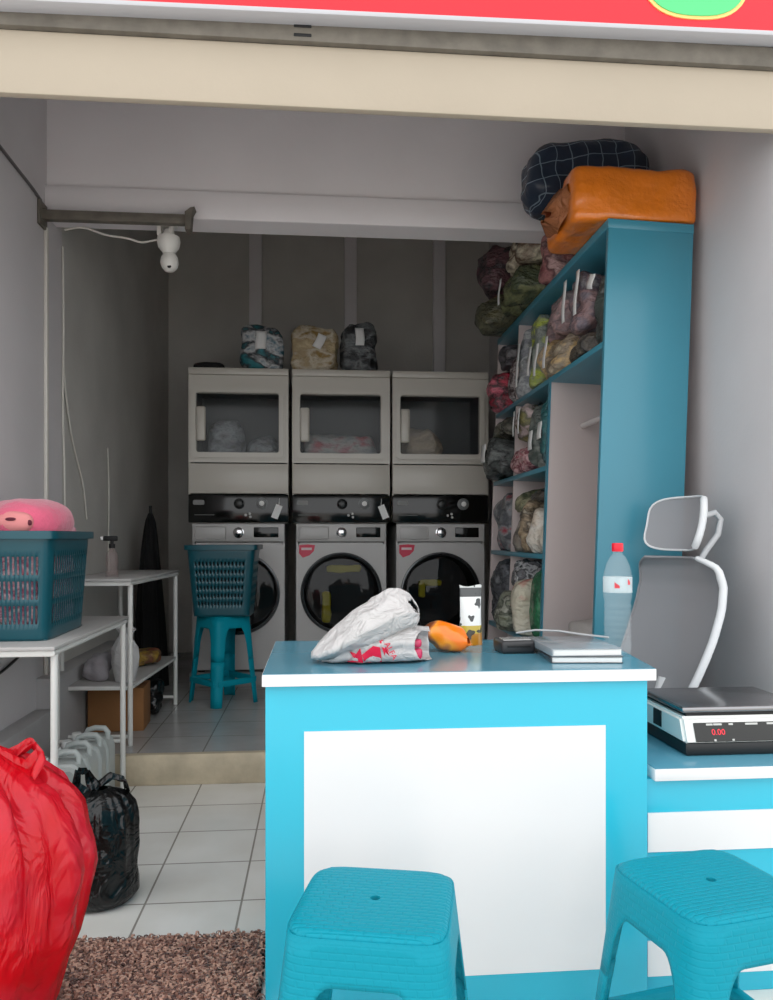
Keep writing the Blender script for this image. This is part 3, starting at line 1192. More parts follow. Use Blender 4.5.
tag(obj('paper_parcel', b, mat('parcel_grey_paper', (170, 164, 160), .7, bump=(30, .5))), 'pale grey paper parcel on the floor of the open compartment', 'parcel').matrix_world = cbm(.16, 3.40, Z4 + .001, .3)

# orange comforter bag and blue checked comforter on the cabinet top
orm = mat('orange_quilt_in_plastic', (242, 130, 18), .5, coat=1.0, bump=(16, .5, .03), var=(5, .22))
ob = thing('comforter_bag', 'orange comforter in a clear plastic bag over the blue end panel', 'comforter bag', (1.272, 3.215, 2.414))
b = BM()
blob(b, (.530, .42, .228), 14, 18, .016, 6, 21, .0)
obj('comforter', b, orm, ob, angle=70)
b = BM()
def fo(u, v):
    a = 2 * PI * u
    r = 1 - .75 * v
    return Vector((-.262 - .055 * v + .012 * math.sin(a * 4), math.cos(a) * .17 * r + .01 * math.sin(a * 7), .108 - .02 * v + math.sin(a) * .088 * r))
surf(b, fo, 28, 6, cu=True)
solid(obj('gathered_end', b, film_mat('orange_clear_film', (196, 128, 84), .2, .3, .9, .9, 20), ob, angle=80), .002)


def check_mat(name):
    m = mat(name, (24, 38, 58), .7, coat=.5)
    nt = m.node_tree
    bb = nt.nodes['Principled BSDF']
    tc = nt.nodes.new('ShaderNodeTexCoord')
    br = nt.nodes.new('ShaderNodeTexBrick')
    br.offset = 0
    br.inputs['Scale'].default_value = 1
    br.inputs['Brick Width'].default_value = .07
    br.inputs['Row Height'].default_value = .07
    br.inputs['Mortar Size'].default_value = .0022
    br.inputs['Color1'].default_value = lin((22, 38, 58))
    br.inputs['Color2'].default_value = lin((27, 44, 66))
    br.inputs['Mortar'].default_value = lin((120, 138, 152))
    mp = nt.nodes.new('ShaderNodeMapping')
    mp.inputs['Rotation'].default_value = (PI / 2, .12, .0)
    nt.links.new(tc.outputs['Object'], mp.inputs['Vector'])
    nz = nt.nodes.new('ShaderNodeTexNoise')
    nz.inputs['Scale'].default_value = 6
    nt.links.new(tc.outputs['Object'], nz.inputs['Vector'])
    va = nt.nodes.new('ShaderNodeVectorMath')
    va.operation = 'MULTIPLY_ADD'
    va.inputs[1].default_value = (.07, .07, .07)
    nt.links.new(nz.outputs['Color'], va.inputs[0])
    nt.links.new(mp.outputs['Vector'], va.inputs[2])
    nt.links.new(va.outputs['Vector'], br.inputs['Vector'])
    nt.links.new(br.outputs['Color'], bb.inputs['Base Color'])
    bp = nt.nodes.new('ShaderNodeBump')
    bp.inputs['Strength'].default_value = .6
    bp.inputs['Distance'].default_value = .03
    n2 = nt.nodes.new('ShaderNodeTexNoise')
    n2.inputs['Scale'].default_value = 14
    nt.links.new(tc.outputs['Object'], n2.inputs['Vector'])
    nt.links.new(n2.outputs['Fac'], bp.inputs['Height'])
    nt.links.new(bp.outputs['Normal'], bb.inputs['Normal'])
    return m


bc = thing('comforter_bag', 'dark blue checked comforter bag behind the orange one', 'comforter bag', (1.235, 3.53, 2.672))
b = BM()
blob(b, (.58, .33, .30), 3.6, 14, .03, 5, 25, 0)
obj('comforter', b, check_mat('blue_check_cloth'), bc, rot=(0, math.radians(-8), 0), angle=70)

# ------------------------------------------------------------------ things on the counter
CT = .8258
# white carrier bag lying on its side, mouth towards the room's other side
wb = thing('carrier_bag', 'white plastic carrier bag with red print lying open on the counter', 'bag', (.15, 2.04, CT))
wfilm = film_mat('white_carrier_film', (216, 214, 213), .35, .25, 1, .9, 16)
def crease(p_, k=12, a=.010):
    return noise.fractal(p_ * k + Vector((3, 1, 7)), 1, 2, 3) * a
# upper lobe: the slack top of the bag folded over, with its handle hole
UL = [  # x, lower z, upper z, half depth
    (-.168, .012, .026, .02), (-.150, .006, .050, .060), (-.110, .012, .088, .086), (-.060, .030, .130, .094), (-.010, .050, .166, .092),
    (.030, .064, .186, .084), (.060, .074, .186, .070), (.088, .084, .176, .054), (.106, .092, .156, .034), (.114, .104, .136, .012)]
def interp(T, v):
    x = v * (len(T) - 1)
    i = min(int(x), len(T) - 2)
    q = x - i
    return [T[i][k] * (1 - q) + T[i + 1][k] * q for k in range(len(T[0]))]
def fw(u, v):
    X, z0, z1, d = interp(UL, v)
    a = 2 * PI * u
    ca, sa = math.cos(a), math.sin(a)
    k = (abs(ca) ** 2.3 + abs(sa) ** 2.3) ** (-1 / 2.3)
    y = d * ca * k
    if sa > 0:
        y *= 1 - .5 * sa
    p_ = Vector((X, y - .012, (z0 + z1) / 2 + (z1 - z0) / 2 * sa * k))
    f = crease(p_) + .004 * math.sin(9 * a + 7 * v) * v
    p_ += Vector((0, ca, sa)) * f
    p_.z = max(p_.z, .003)
    return p_
b = BM()
surf(b, fw, 48, 36, cu=True, keep=lambda i, j: not (16 <= i <= 22 and 27 + abs(i - 19) * .7 <= j <= 33) and not (2 <= i <= 6 and 28 <= j <= 33))
solid(obj('folded_top', b, wfilm, wb, angle=80), .0012)
# lower pouch: its mouth is cut back on the street side so the packets show
PO = [(-.140, .012, .020), (-.110, .045, .055), (-.050, .072, .070), (.010, .084, .074), (.060, .088, .070), (.100, .086, .066), (.130, .082, .064), (.150, .080, .064)]
def fpo(u, v):
    a = 2 * PI * u
    ca, sa = math.cos(a), math.sin(a)
    front = max(0, -ca)
    vv = v * (1 - .30 * front ** .8 - .04 * max(0, sa))
    X, h, d = interp(PO, vv)
    k = (abs(ca) ** 3 + abs(sa) ** 3) ** (-1 / 3)
    p_ = Vector((X, d * ca * k, h / 2 + h / 2 * sa * k))
    p_ += Vector((0, ca, sa)) * (crease(p_, 14, .008) + .004 * math.sin(7 * a) * v)
    p_.z = max(p_.z, .0015)
    return p_
b = BM()
surf(b, fpo, 48, 30, cu=True)
solid(obj('pouch', b, wfilm, wb, angle=80), .0012)
redp = mat('print_red', (222, 22, 64), .4)
def print_patch(name, pts, m=redp):
    b = BM()
    V = [b.verts.new(p) for p in pts]
    b.faces.new(V)
    return b
def onbag(x, z, off=.003):
    """point on the side of the pouch that faces the street"""
    best = None
    for i in range(14, 35):
        for j in range(31):
            p_ = fpo(i / 48, j / 30)
            d = (p_.x - x) ** 2 + (p_.z - z) ** 2
            if best is None or d < best[0]:
                best = (d, p_)
    return Vector((x, best[1].y - off, z))
def patch(name, poly, m):
    b = BM()
    cx = sum(p[0] for p in poly) / len(poly)
    cz = sum(p[1] for p in poly) / len(poly)
    c = b.verts.new(onbag(cx, cz))
    V = []
    for i in range(len(poly)):
        p0, p1 = poly[i], poly[(i + 1) % len(poly)]
        for q in (0, .33, .66):
            V.append(b.verts.new(onbag(p0[0] + (p1[0] - p0[0]) * q, p0[1] + (p1[1] - p0[1]) * q)))
    for i in range(len(V)):
        b.faces.new((c, V[i], V[(i + 1) % len(V)]))
    return obj(name, b, m, wb, angle=80)
patch('red_print', [(-.080, .006), (-.062, .020), (-.070, .034), (-.052, .028), (-.044, .044), (-.036, .006)], redp)
patch('red_print', [(-.032, .006), (-.040, .026), (-.012, .050), (.006, .046), (.012, .006)], redp)
patch('red_print', [(.004, .062), (.013, .064), (.038, .006), (.025, .006)], redp)
te = text_obj('red_lettering', 'ALFA', .021, redp, wb, onbag(.033, .036, .007), (PI / 2, math.radians(62), 0), .0008)
pkm = mat('packet_pink', (226, 24, 96), .3, coat=.6, var=(30, .3))
for sz_, lc_, lab in (((.055, .05, .022), (.092, .0, .037), 'small pink packet on top of another inside the white carrier bag'),
                      ((.050, .05, .030), (.096, .0, .006), 'pink packet at the bottom of the mouth of the white carrier bag')):
    b = BM()
    blob(b, sz_, 5, 6, .004, 20, 31, 0, lc_)
    tag(obj('pink_packet', b, pkm, None, (.15, 2.03, CT)), lab, 'packet', 'packets in the carrier bag')

# orange snack packet
b = BM()
def fs_(u, v):
    a = 2 * PI * u
    x = (v - .5) * .130
    e = max(.02, math.sin(PI * min(max(v, .02), .98))) ** .38
    return Vector((x, math.cos(a) * .045 * e, .042 + math.sin(a) * .040 * e + .012 * (.5 - v) * 2))
surf(b, fs_, 28, 20, cu=True)
for v in b.verts:
    v.co += Vector((1, .6, .8)) * noise.noise(v.co * 30) * .006
    v.co.z = max(v.co.z, .002)
sn = thing('snack_packet', 'orange and brown snack packet beside the white carrier bag', 'snack packet', (.362, 2.19, CT), math.radians(-22))


def snack_mat():
    m = mat('snack_orange_foil', (244, 118, 10), .3, coat=.5)
    nt = m.node_tree
    bb = nt.nodes['Principled BSDF']
    tc = nt.nodes.new('ShaderNodeTexCoord')
    n = nt.nodes.new('ShaderNodeTexNoise')
    n.inputs['Scale'].default_value = 16
    n.inputs['Detail'].default_value = 1
    nt.links.new(tc.outputs['Object'], n.inputs['Vector'])
    sx = nt.nodes.new('ShaderNodeSeparateXYZ')
    nt.links.new(tc.outputs['Object'], sx.inputs[0])
    ma = nt.nodes.new('ShaderNodeMath')
    ma.operation = 'MULTIPLY_ADD'
    ma.inputs[1].default_value = -6.0
    nt.links.new(sx.outputs['X'], ma.inputs[0])
    nt.links.new(n.outputs['Fac'], ma.inputs[2])
    r = nt.nodes.new('ShaderNodeValToRGB')
    e = r.color_ramp.elements
    e[0].position, e[0].color = .40, lin((248, 122, 8))
    e[1].position, e[1].color = .72, lin((120, 60, 24))
    k = e.new(.54)
    k.color = lin((250, 160, 40))
    k = e.new(.62)
    k.color = lin((190, 110, 60))
    nt.links.new(ma.outputs[0], r.inputs['Fac'])
    nt.links.new(r.outputs['Color'], bb.inputs['Base Color'])
    return m


obj('pouch', b, snack_mat(), sn, angle=80)
b = BM()
for sx_ in (-1, 1):
    box(b, (.014, .03, .002), (sx_ * .066, 0, .034 - .012 * sx_), (0, .1 * sx_, 0), 0)
obj('sealed_end', b, mat('snack_seal', (236, 124, 20), .3), sn)

# standing drink pouch: white upper with dark marks, yellow-brown base
pc = thing('stand_up_pouch', 'standing white and yellow pouch with black shapes next to the snack packet', 'pouch', (.458, 2.32, CT), math.radians(8))


def pouch_mat():
    m = mat('pouch_print', (236, 236, 234), .3, coat=.5)
    nt = m.node_tree
    bb = nt.nodes['Principled BSDF']
    tc = nt.nodes.new('ShaderNodeTexCoord')
    n = nt.nodes.new('ShaderNodeTexNoise')
    n.inputs['Scale'].default_value = 34
    n.inputs['Detail'].default_value = 1
    nt.links.new(tc.outputs['Object'], n.inputs['Vector'])
    r = nt.nodes.new('ShaderNodeValToRGB')
    r.color_ramp.interpolation = 'CONSTANT'
    e = r.color_ramp.elements
    e[0].position, e[0].color = 0, lin((50, 54, 56))
    e[1].position, e[1].color = .41, lin((228, 230, 228))
    nt.links.new(n.outputs['Fac'], r.inputs['Fac'])
    sx = nt.nodes.new('ShaderNodeSeparateXYZ')
    nt.links.new(tc.outputs['Object'], sx.inputs[0])
    zr = nt.nodes.new('ShaderNodeValToRGB')
    zr.color_ramp.interpolation = 'CONSTANT'
    e = zr.color_ramp.elements
    e[0].position, e[0].color = 0, lin((200, 130, 20))
    e[1].position, e[1].color = .055, (1, 1, 1, 1)
    k = e.new(.035)
    k.color = lin((214, 186, 60))
    k = e.new(.142)
    k.color = lin((70, 72, 74))
    k = e.new(.168)
    k.color = lin((220, 222, 222))
    nt.links.new(sx.outputs['Z'], zr.inputs['Fac'])
    mx = nt.nodes.new('ShaderNodeMix')
    mx.data_type = 'RGBA'
    mx.blend_type = 'MULTIPLY'
    mx.inputs['Factor'].default_value = 1
    nt.links.new(r.outputs['Color'], mx.inputs['A'])
    nt.links.new(zr.outputs['Color'], mx.inputs['B'])
    nt.links.new(mx.outputs['Result'], bb.inputs['Base Color'])
    return m


b = BM()
def fp(u, v):
    a = 2 * PI * u
    z = v * .178
    w = .037 - .003 * math.sin(PI * v) - .002 * v
    d = .022 * (1 - v) ** .7 + .0015
    return Vector((math.cos(a) * w, math.sin(a) * d, z + .003 * math.sin(5 * u * PI) * v))
surf(b, fp, 28, 18, cu=True)
b.faces.new([v for v in b.verts if v.co.z < .0005 and True][:28]) if False else None
obj('pouch', b, pouch_mat(), pc, angle=80)

# card reader
cr = thing('card_reader', 'small black card reader with a silver top on the counter', 'card reader', (.553, 2.17, CT), math.radians(3))
cr.scale = (.95, .95, .95)
b = BM()
box(b, (.104, .10, .038), (0, 0, .019), None, .010, 3)
obj('body', b, mat('reader_charcoal', (44, 44, 46), .4), cr)
b = BM()
box(b, (.086, .045, .004), (0, -.012, .039), (math.radians(3), 0, 0), .0015)
obj('silver_cover', b, mat('reader_silver', (190, 190, 188), .25, .6), cr)
b = BM()
box(b, (.07, .004, .006), (0, -.050, .022), None, .001)
obj('slot', b, black_matte, cr)


# two notebooks, stacked
def notebook(label, loc, rz, th):
    t = thing('notebook', label, 'notebook', loc, rz, 'notebooks on the counter')
    L, D = .185, .255
    b = BM()
    box(b, (L - .006, D - .006, th - .004), (0, 0, th / 2), None, .0008)
    obj('page_block', b, paper_white, t)
    b = BM()
    box(b, (L, D, .002), (0, 0, .001), None, .0008)
    box(b, (L, D, .002), (0, 0, th - .001), None, .0008)
    box(b, (.003, D, th), (-L / 2, 0, th / 2), None, .001)
    obj('cover', b, mat('notebook_cover_' + label[:5], (156, 166, 172) if 'upper' in label else (60, 64, 70), .25, coat=.6, var=(12, .25)), t)
    return t


notebook('lower notebook of the pair on the counter, dark cover', (.700, 2.075, CT), math.radians(-5), .017)
notebook('upper notebook of the pair on the counter, pale glossy cover', (.694, 2.082, CT + .0175), math.radians(-1), .019)
b = BM()
tube(b, [(.0, .0, .0), (.05, -.03, .012), (.11, -.055, .012), (.17, -.10, .006), (.225, -.15, .004)], .0028, 6)
tag(obj('charging_cord', b, mat('cord_pale_grey', (176, 178, 180), .4), None, (.585, 2.27, CT + .0395)), 'thin pale cord lying across the notebooks', 'cord')

# water bottle
wbt = thing('water_bottle', 'clear plastic water bottle with a red cap at the counter edge', 'bottle', (.862, 2.16, 0))
wbt.location = (.828, 2.10, CT)
wbt.scale = (.94, .94, .94)
pet = glass_mat('clear_bottle_plastic', (215, 224, 228), .04, .88)
prof = [(.030, .0), (.038, .004), (.040, .012), (.040, .035), (.037, .042)]
z = .042
while z < .150:
    prof += [(.0395, z + .006), (.0395, z + .012), (.037, z + .018)]
    z += .018
prof += [(.041, .168), (.0415, .18), (.0415, .225), (.040, .236), (.034, .262), (.024, .284), (.0135, .296), (.0135, .304)]
b = BM()
lathe(b, prof, 32, caps=False)
bt = obj('bottle', b, pet, wbt, angle=60)
b = BM()
lathe(b, [(.0155, .302), (.0165, .304), (.0165, .324), (.015, .327), (.0005, .327)], 28)
obj('cap', b, mat('cap_red', (222, 16, 44), .35), wbt)
b = BM()
lathe(b, [(.0418, .182), (.0418, .228)], 32, caps=False)
obj('label_band', b, glass_mat('bottle_label', (224, 236, 238), .3, .55), wbt)
b = BM()
for a0, w0, zz in ((-2.15, .35, .196), (-1.2, .25, .206)):
    def fl(u, v):
        a = a0 + w0 * u
        return Vector((.0422 * math.cos(a), .0422 * math.sin(a), zz + .018 * v * (1 - u * .6)))
    surf(b, fl, 6, 2)
obj('label_print', b, mat('bottle_print_red', (206, 60, 70), .4), wbt)

# weighing scale on the low counter
wsx = thing('weighing_scale', 'white electronic weighing scale with a steel platter on the low counter', 'scale', (1.14, 2.12, .575))
b = BM()
bx(b, -.18, .18, -.152, .145, 0, .034, .008)
obj('base', b, mat('scale_base_black', (24, 26, 28), .45), wsx)
b = BM()
# white housing with a sloped front
prism(b, [(-.155, .030), (.148, .030), (.148, .098), (-.128, .098)], -.183, .183,
      Matrix(((0, 1, 0, 0), (1, 0, 0, 0), (0, 0, 1, 0), (0, 0, 0, 1))))
bmesh.ops.bevel(b, geom=list(b.edges), offset=.008, segments=3, affect='EDGES')
obj('housing', b, mat('scale_white_plastic', (230, 230, 226), .3), wsx)
sl = math.atan2(.027, .068)
b = BM()
box(b, (.32, .004, .050), (.008, -.1445, .060), (-sl, 0, 0), .002)
dp = obj('display_panel', b, mat('scale_display_dark', (34, 34, 32), .2), wsx)
led = mat('led_red', (210, 40, 56), .4, emit=.7)
text_obj('led_digits', '0.00', .022, led, wsx, (-.088, -.1474, .060), (PI / 2 - sl, 0, 0))
b = BM()
for x0, x1 in ((-.118, -.100), (-.098, -.075), (-.056, -.044), (-.010, .024), (.050, .078), (.1, .125)):
    box(b, (x1 - x0, .001, .005), ((x0 + x1) / 2, -.1395, .079), (-sl, 0, 0))
for x in (-.10, -.05):
    box(b, (.006, .001, .005), (x, -.1543, .041), (-sl, 0, 0))
obj('panel_print', b, mat('scale_print_white', (190, 190, 186), .5), wsx, smooth=False)
b = BM()
box(b, (.006, .05, .045), (-.183, .01, .066), None, .002)
obj('side_switch', b, black_matte, wsx)
b = BM()
bx(b, -.165, .165, -.12, .13, .096, .108, .002)
obj('platter_support', b, black_matte, wsx)
b = BM()
bx(b, -.178, .178, -.128, .142, .108, .122, .005, 3)
obj('platter', b, mat('platter_steel', (150, 150, 152), .22, .95), wsx)

# ------------------------------------------------------------------ office chair
mesh_m = glass_mat('chair_mesh_grey', (146, 145, 148), .8, .10)
fr_m = mat('chair_frame_pale_grey', (214, 216, 218), .35)
oc = thing('office_chair', 'grey mesh office chair with headrest between the counter and the wall', 'chair', (1.128, 2.705, 0), math.radians(-76))
BP = [(.03, .50), (.07, .60), (.12, .70), (.165, .80), (.20, .90), (.215, .98), (.203, 1.04), (.175, 1.075)]
def bpf(v):
    x = v * (len(BP) - 1)
    i = min(int(x), len(BP) - 2)
    q = x - i
    q_ = q
    P0, P1 = BP[i], BP[i + 1]
    return P0[0] * (1 - q_) + P1[0] * q_, P0[1] * (1 - q_) + P1[1] * q_
def hw(v):
    return .19 + .04 * math.sin(PI * min(1, v * 1.05) * .9 + .1) if v < .8 else (.19 + .04 * math.sin(PI * .84 * .9 + .1)) * (1 - ((v - .8) / .2) ** 2 * .34)
def fb(u, v):
    y, z = bpf(v)
    x = (u - .5) * 2
    return Vector((x * hw(v), y - .05 * x * x + .03, z))
b = BM()
surf(b, fb, 16, 28)
obj('backrest', b, mesh_m, oc, angle=80)
b = BM()
tube(b, [fb(1, k / 24) for k in range(25)] + [fb(1 - k / 40, 1) for k in range(1, 7)], [.014] * 20 + [.013, .012, .011, .010, .009] + [.008 - .0008 * k for k in range(6)], 10)
obj('back_frame', b, fr_m, oc)
b = BM()
tube(b, [fb(0, k / 24) for k in range(25)] + [fb(k / 20, 1) for k in range(1, 17)], .005, 8)
tube(b, [fb(k / 12, 0) for k in range(13)], .006, 8)
obj('mesh_border', b, mat('chair_border_grey', (140, 140, 143), .7), oc)
def fhd(u, v):
    x = (u - .5) * 2
    zz = (v - .5) * 2
    k = (abs(x) ** 4 + abs(zz) ** 4) ** .25
    m_ = max(abs(x), abs(zz), 1e-6)
    s = m_ / max(k, 1e-6)
    x, zz = x * s * 1.0, zz * s
    return Vector((x * .15, .245 - .075 * x * x + .022 * zz - .02 * zz * zz, 1.200 + zz * .098))
b = BM()
surf(b, fhd, 16, 10)
hd = obj('headrest', b, mesh_m, oc, angle=80)
b = BM()
loop = [fhd(1, k / 10) for k in range(11)] + [fhd(1 - k / 16, 1) for k in range(1, 17)] + [fhd(0, 1 - k / 10) for k in range(1, 11)] + [fhd(k / 16, 0) for k in range(1, 16)]
tube(b, loop, [.013] * 11 + [.004] * (len(loop) - 11), 10, closed=True)
obj('headrest_frame', b, fr_m, hd)
b = BM()
box(b, (.05, .02, .12), (0, .272, 1.215), (.12, 0, 0), .012, 3)
tube(b, [(.03, .275, 1.225), (.03, .33, 1.24), (.03, .357, 1.215), (.03, .345, 1.16), (.03, .29, 1.10), (.02, .25, 1.03)], .011, 10)
obj('headrest_bracket', b, fr_m, oc)
b = BM()
tube(b, [(0, .13, .64), (0, .11, .55), (0, .03, .44), (0, -.12, .40)], [.022, .03, .03, .03], 12)
obj('spine', b, fr_m, oc)
b = BM()
blob(b, (.46, .44, .075), 5, 10, .004, 4, 3, 0, (0, -.20, .43))
obj('seat', b, mat('chair_seat_grey', (84, 84, 88), .8), oc)
b = BM()
tube(b, [(0, -.18, .44), (0, -.18, .25)], .026, 16)
tube(b, [(0, -.18, .26), (0, -.18, .09)], .034, 16)
obj('gas_lift', b, black_matte, oc)
b = BM()
for k in range(5):
    a = 2 * PI * k / 5 + .3
    tube(b, [(0, -.18, .12), (.15 * math.cos(a), -.18 + .15 * math.sin(a), .10), (.22 * math.cos(a), -.18 + .22 * math.sin(a), .075)], [.03, .022, .016], 10)
obj('star_base', b, fr_m, oc)
for k in range(5):
    a = 2 * PI * k / 5 + .3
    b = BM()
    for s_ in (-.013, .013):
        lathe(b, [(.004, -.009), (.026, -.008), (.028, 0), (.026, .008), (.004, .009)], 18, (.22 * math.cos(a) + s_, -.18 + .22 * math.sin(a), .029), 'X')
    tube(b, [(.22 * math.cos(a), -.18 + .22 * math.sin(a), .030), (.22 * math.cos(a), -.18 + .22 * math.sin(a), .08)], .006, 8)
    obj('caster', b, black_matte, oc)


# ------------------------------------------------------------------ white metal tables
def make_table(label, x0, x1, y0, y1, zf, h, shelf=None, low=.06, ends=True, tlow=True):
    t = thing('metal_table', label, 'table', ((x0 + x1) / 2, (y0 + y1) / 2, zf))
    hx, hy = (x1 - x0) / 2, (y1 - y0) / 2
    b = BM()
    bx(b, -hx, hx, -hy, hy, h - .014, h, .004)
    obj('tabletop', b, white_top, t)
    b = BM()
    tube(b, [(-hx + .014, -hy + .014, h - .024), (hx - .014, -hy + .014, h - .024), (hx - .014, hy - .014, h - .024), (-hx + .014, hy - .014, h - .024)], .011, 10, closed=True)
    obj('frame', b, white_metal, t)
    for sy in (-1, 1):
        b = BM()
        tube(b, [(-hx + .016, sy * (hy - .045), low), (hx - .016, sy * (hy - .045), low)], .009, 8)
        obj('stretcher', b, white_metal, t)
    for sx in (-1, 1):
        for sy in (-1, 1):
            b = BM()
            tube(b, [(sx * (hx - .016), sy * (hy - .045), h - .016), (sx * (hx - .016), sy * (hy - .045), .0)], .0125, 12)
            lg = obj('leg', b, white_metal, t)
    if shelf:
        b = BM()
        bx(b, -hx + .01, hx - .01, -hy + .05, hy - .03, shelf - .012, shelf, .003)
        obj('shelf', b, white_top, t)
        b = BM()
        tube(b, [(-hx + .016, -hy + .045, shelf - .012), (hx - .016, -hy + .045, shelf - .012), (hx - .016, hy - .035, shelf - .012), (-hx + .016, hy - .035, shelf - .012)], .009, 8, closed=True)
        obj('shelf_frame', b, white_metal, t)
    return t


make_table('narrow white metal table carrying the basket of pink laundry', -1.195, -.872, 2.68, 3.70, 0, .785, None, .22)
make_table('narrow white metal table with a lower shelf on the raised floor', -1.225, -.865, 3.83, 4.86, .14, .810, .29, .045).rotation_euler = (0, 0, -.05)


# ------------------------------------------------------------------ laundry baskets
def make_basket(label, loc, rz, hx, hy, h, taper=.86, cat='laundry basket', dense=False):
    t = thing('laundry_basket', label, cat, loc, rz)
    def pt(i, u, v, out=0.0):
        s = taper + (1 - taper) * v
        ax, ay = (hx, hy) if i % 2 == 0 else (hy, hx)
        x, y = u * ax, -ay
        # rounded corners
        p = 9.0
        k = (abs(u) ** p + 1) ** (-1 / p)
        x, y = x * k * s, y * k * s
        if out:
            x += out * u
            y -= out
        a = i * PI / 2
        return Vector((x * math.cos(a) - y * math.sin(a), x * math.sin(a) + y * math.cos(a), v * h))
    b = BM()
    NU = 40 if not dense else 36
    rows = [0, .03, .06, .10] + [.10 + .68 * k / 12 for k in range(1, 13)] + [.84, .92, 1.0]
    for i in range(4):
        V = [[b.verts.new(pt(i, -1 + 2 * a / NU, r)) for r in rows] for a in range(NU + 1)]
        for a in range(NU):
            u = abs(-1 + 2 * (a + .5) / NU)
            for j in range(len(rows) - 1):
                v = (rows[j] + rows[j + 1]) / 2
                hole = u < .80 and .10 < v < .78 and (a % 2 == 0) and (j % 4 != 3 if not dense else j % 2 == 0)
                if hole:
                    continue
                b.faces.new((V[a][j], V[a + 1][j], V[a + 1][j + 1], V[a][j + 1]))
    bmesh.ops.remove_doubles(b, verts=b.verts, dist=1e-5)
    loose = [v for v in b.verts if not v.link_faces]
    for v in loose:
        b.verts.remove(v)
    solid(obj('body', b, basket_teal, t, angle=50), .0025)
    b = BM()
    k_ = taper * .985
    bx(b, -hx * k_ * .98, hx * k_ * .98, -hy * k_ * .98, hy * k_ * .98, 0, .005, .002)
    obj('bottom', b, basket_teal, t)
    # rolled rim that dips a little at the ends
    b = BM()
    for i in range(4):
        V = []
        for a in range(NU + 1):
            u = -1 + 2 * a / NU
            base = pt(i, u, 1.0)
            o1 = pt(i, u, 1.0, .004)
            o2 = pt(i, u, 1.0, .016)
            V.append([b.verts.new(q) for q in (base + Vector((0, 0, -.004)), base + Vector((0, 0, .006)), o2 + Vector((0, 0, .006)), o2 + Vector((0, 0, -.022)), o1 + Vector((0, 0, -.022)))])
        for A, B in zip(V, V[1:]):
            for j in range(5):
                b.faces.new((A[j], B[j], B[(j + 1) % 5], A[(j + 1) % 5]))
    bmesh.ops.remove_doubles(b, verts=b.verts, dist=1e-5)
    obj('rim', b, basket_teal, t)
    # corner ribs
    return t


make_basket('dark teal basket heaped with pink laundry on the narrow white table', (-1.095, 3.07, .7855), math.radians(2), .165, .285, .38)
pk = fabric('pink_clothes', ((226, 130, 150), (244, 206, 212), (170, 60, 100), (240, 224, 224)), 16, .0, seed=3)
b = BM()
blob(b, (.262, .47, .30), 7, 12, .012, 8, 41, -.12)
tag(obj('clothes_heap', b, pk, None, (-1.095, 3.07, .795), (0, 0, math.radians(2))), 'pink and white clothes seen through the holes of the teal basket', 'clothes')
b = BM()
pm = mat('pink_plush_cloth', (226, 96, 128), .85, bump=(60, .4), sheen=.5, var=(7, .15))
blob(b, (.295, .44, .20), 2.2, 14, .014, 6, 43, 0)
pb = thing('plush_cushion', 'round pink plush cushion lying on top of the teal basket', 'cushion', (-1.082, 3.03, 1.098))
obj('body', b, pm, pb, angle=80)
b = BM()
blob(b, (.13, .07, .08), 2.4, 8, .006, 9, 44, 0, (.02, -.188, .065))
fc = obj('face_patch', b, mat('plush_peach', (222, 140, 140), .85), pb, angle=80)
fc['label'] = 'paler peach patch'
b = BM()
blob(b, (.035, .012, .012), 2.4, 5, 0, 9, 1, 0, (.02, -.222, .108))
blob(b, (.014, .012, .02), 2.4, 5, 0, 9, 1, 0, (.078, -.205, .092))
obj('stitched_mark', b, mat('plush_mark_maroon', (90, 24, 44), .8), fc)
b = BM()
blob(b, (.07, .15, .09), 3, 8, .012, 9, 47, 0)
tag(obj('pink_towel', b, mat('pale_pink_towel', (230, 166, 182), .9, bump=(80, .6)), None, (-1.03, 3.29, 1.112)), 'pale pink towel at the rim of the teal basket beside the plush cushion', 'towel')

bs = make_stool('smooth teal plastic stool on the raised floor under a basket', (-.580, 4.86, .14), math.radians(40), .535, .125, .165, False, .075, .60)
make_basket('dark teal basket standing on the smooth stool before the washers', (-.572, 4.86, .6755), math.radians(-2), .205, .165, .42, .82, dense=True)
b = BM()
blob(b, (.32, .24, .36), 5, 10, .02, 8, 51, -.15)
tag(obj('clothes_heap', b, fabric('dark_clothes', ((16, 40, 46), (30, 50, 56), (12, 26, 32), (44, 60, 64)), 9, .0, seed=5), None, (-.572, 4.86, .684)), 'dark clothes inside the basket on the smooth stool', 'clothes')

# ------------------------------------------------------------------ things along the wall
# spray bottle on the shelf table
sb = thing('spray_bottle', 'small clear spray bottle with a black pump on the shelf table', 'spray bottle', (-1.03, 4.02, .9465))
b = BM()
lathe(b, [(.028, 0), (.031, .004), (.031, .10), (.026, .125), (.013, .14), (.013, .15)], 24, caps=False)
obj('bottle', b, glass_mat('spray_clear', (160, 140, 138), .1, .7), sb)
b = BM()
lathe(b, [(.015, .148), (.016, .168), (.008, .17), (.008, .185)], 18)
box(b, (.07, .022, .025), (-.008, 0, .196), None, .005)
obj('pump', b, black_matte, sb)
b = BM()
box(b, (.012, .016, .018), (-.048, 0, .197), None, .002)
obj('nozzle', b, tag_white, sb)

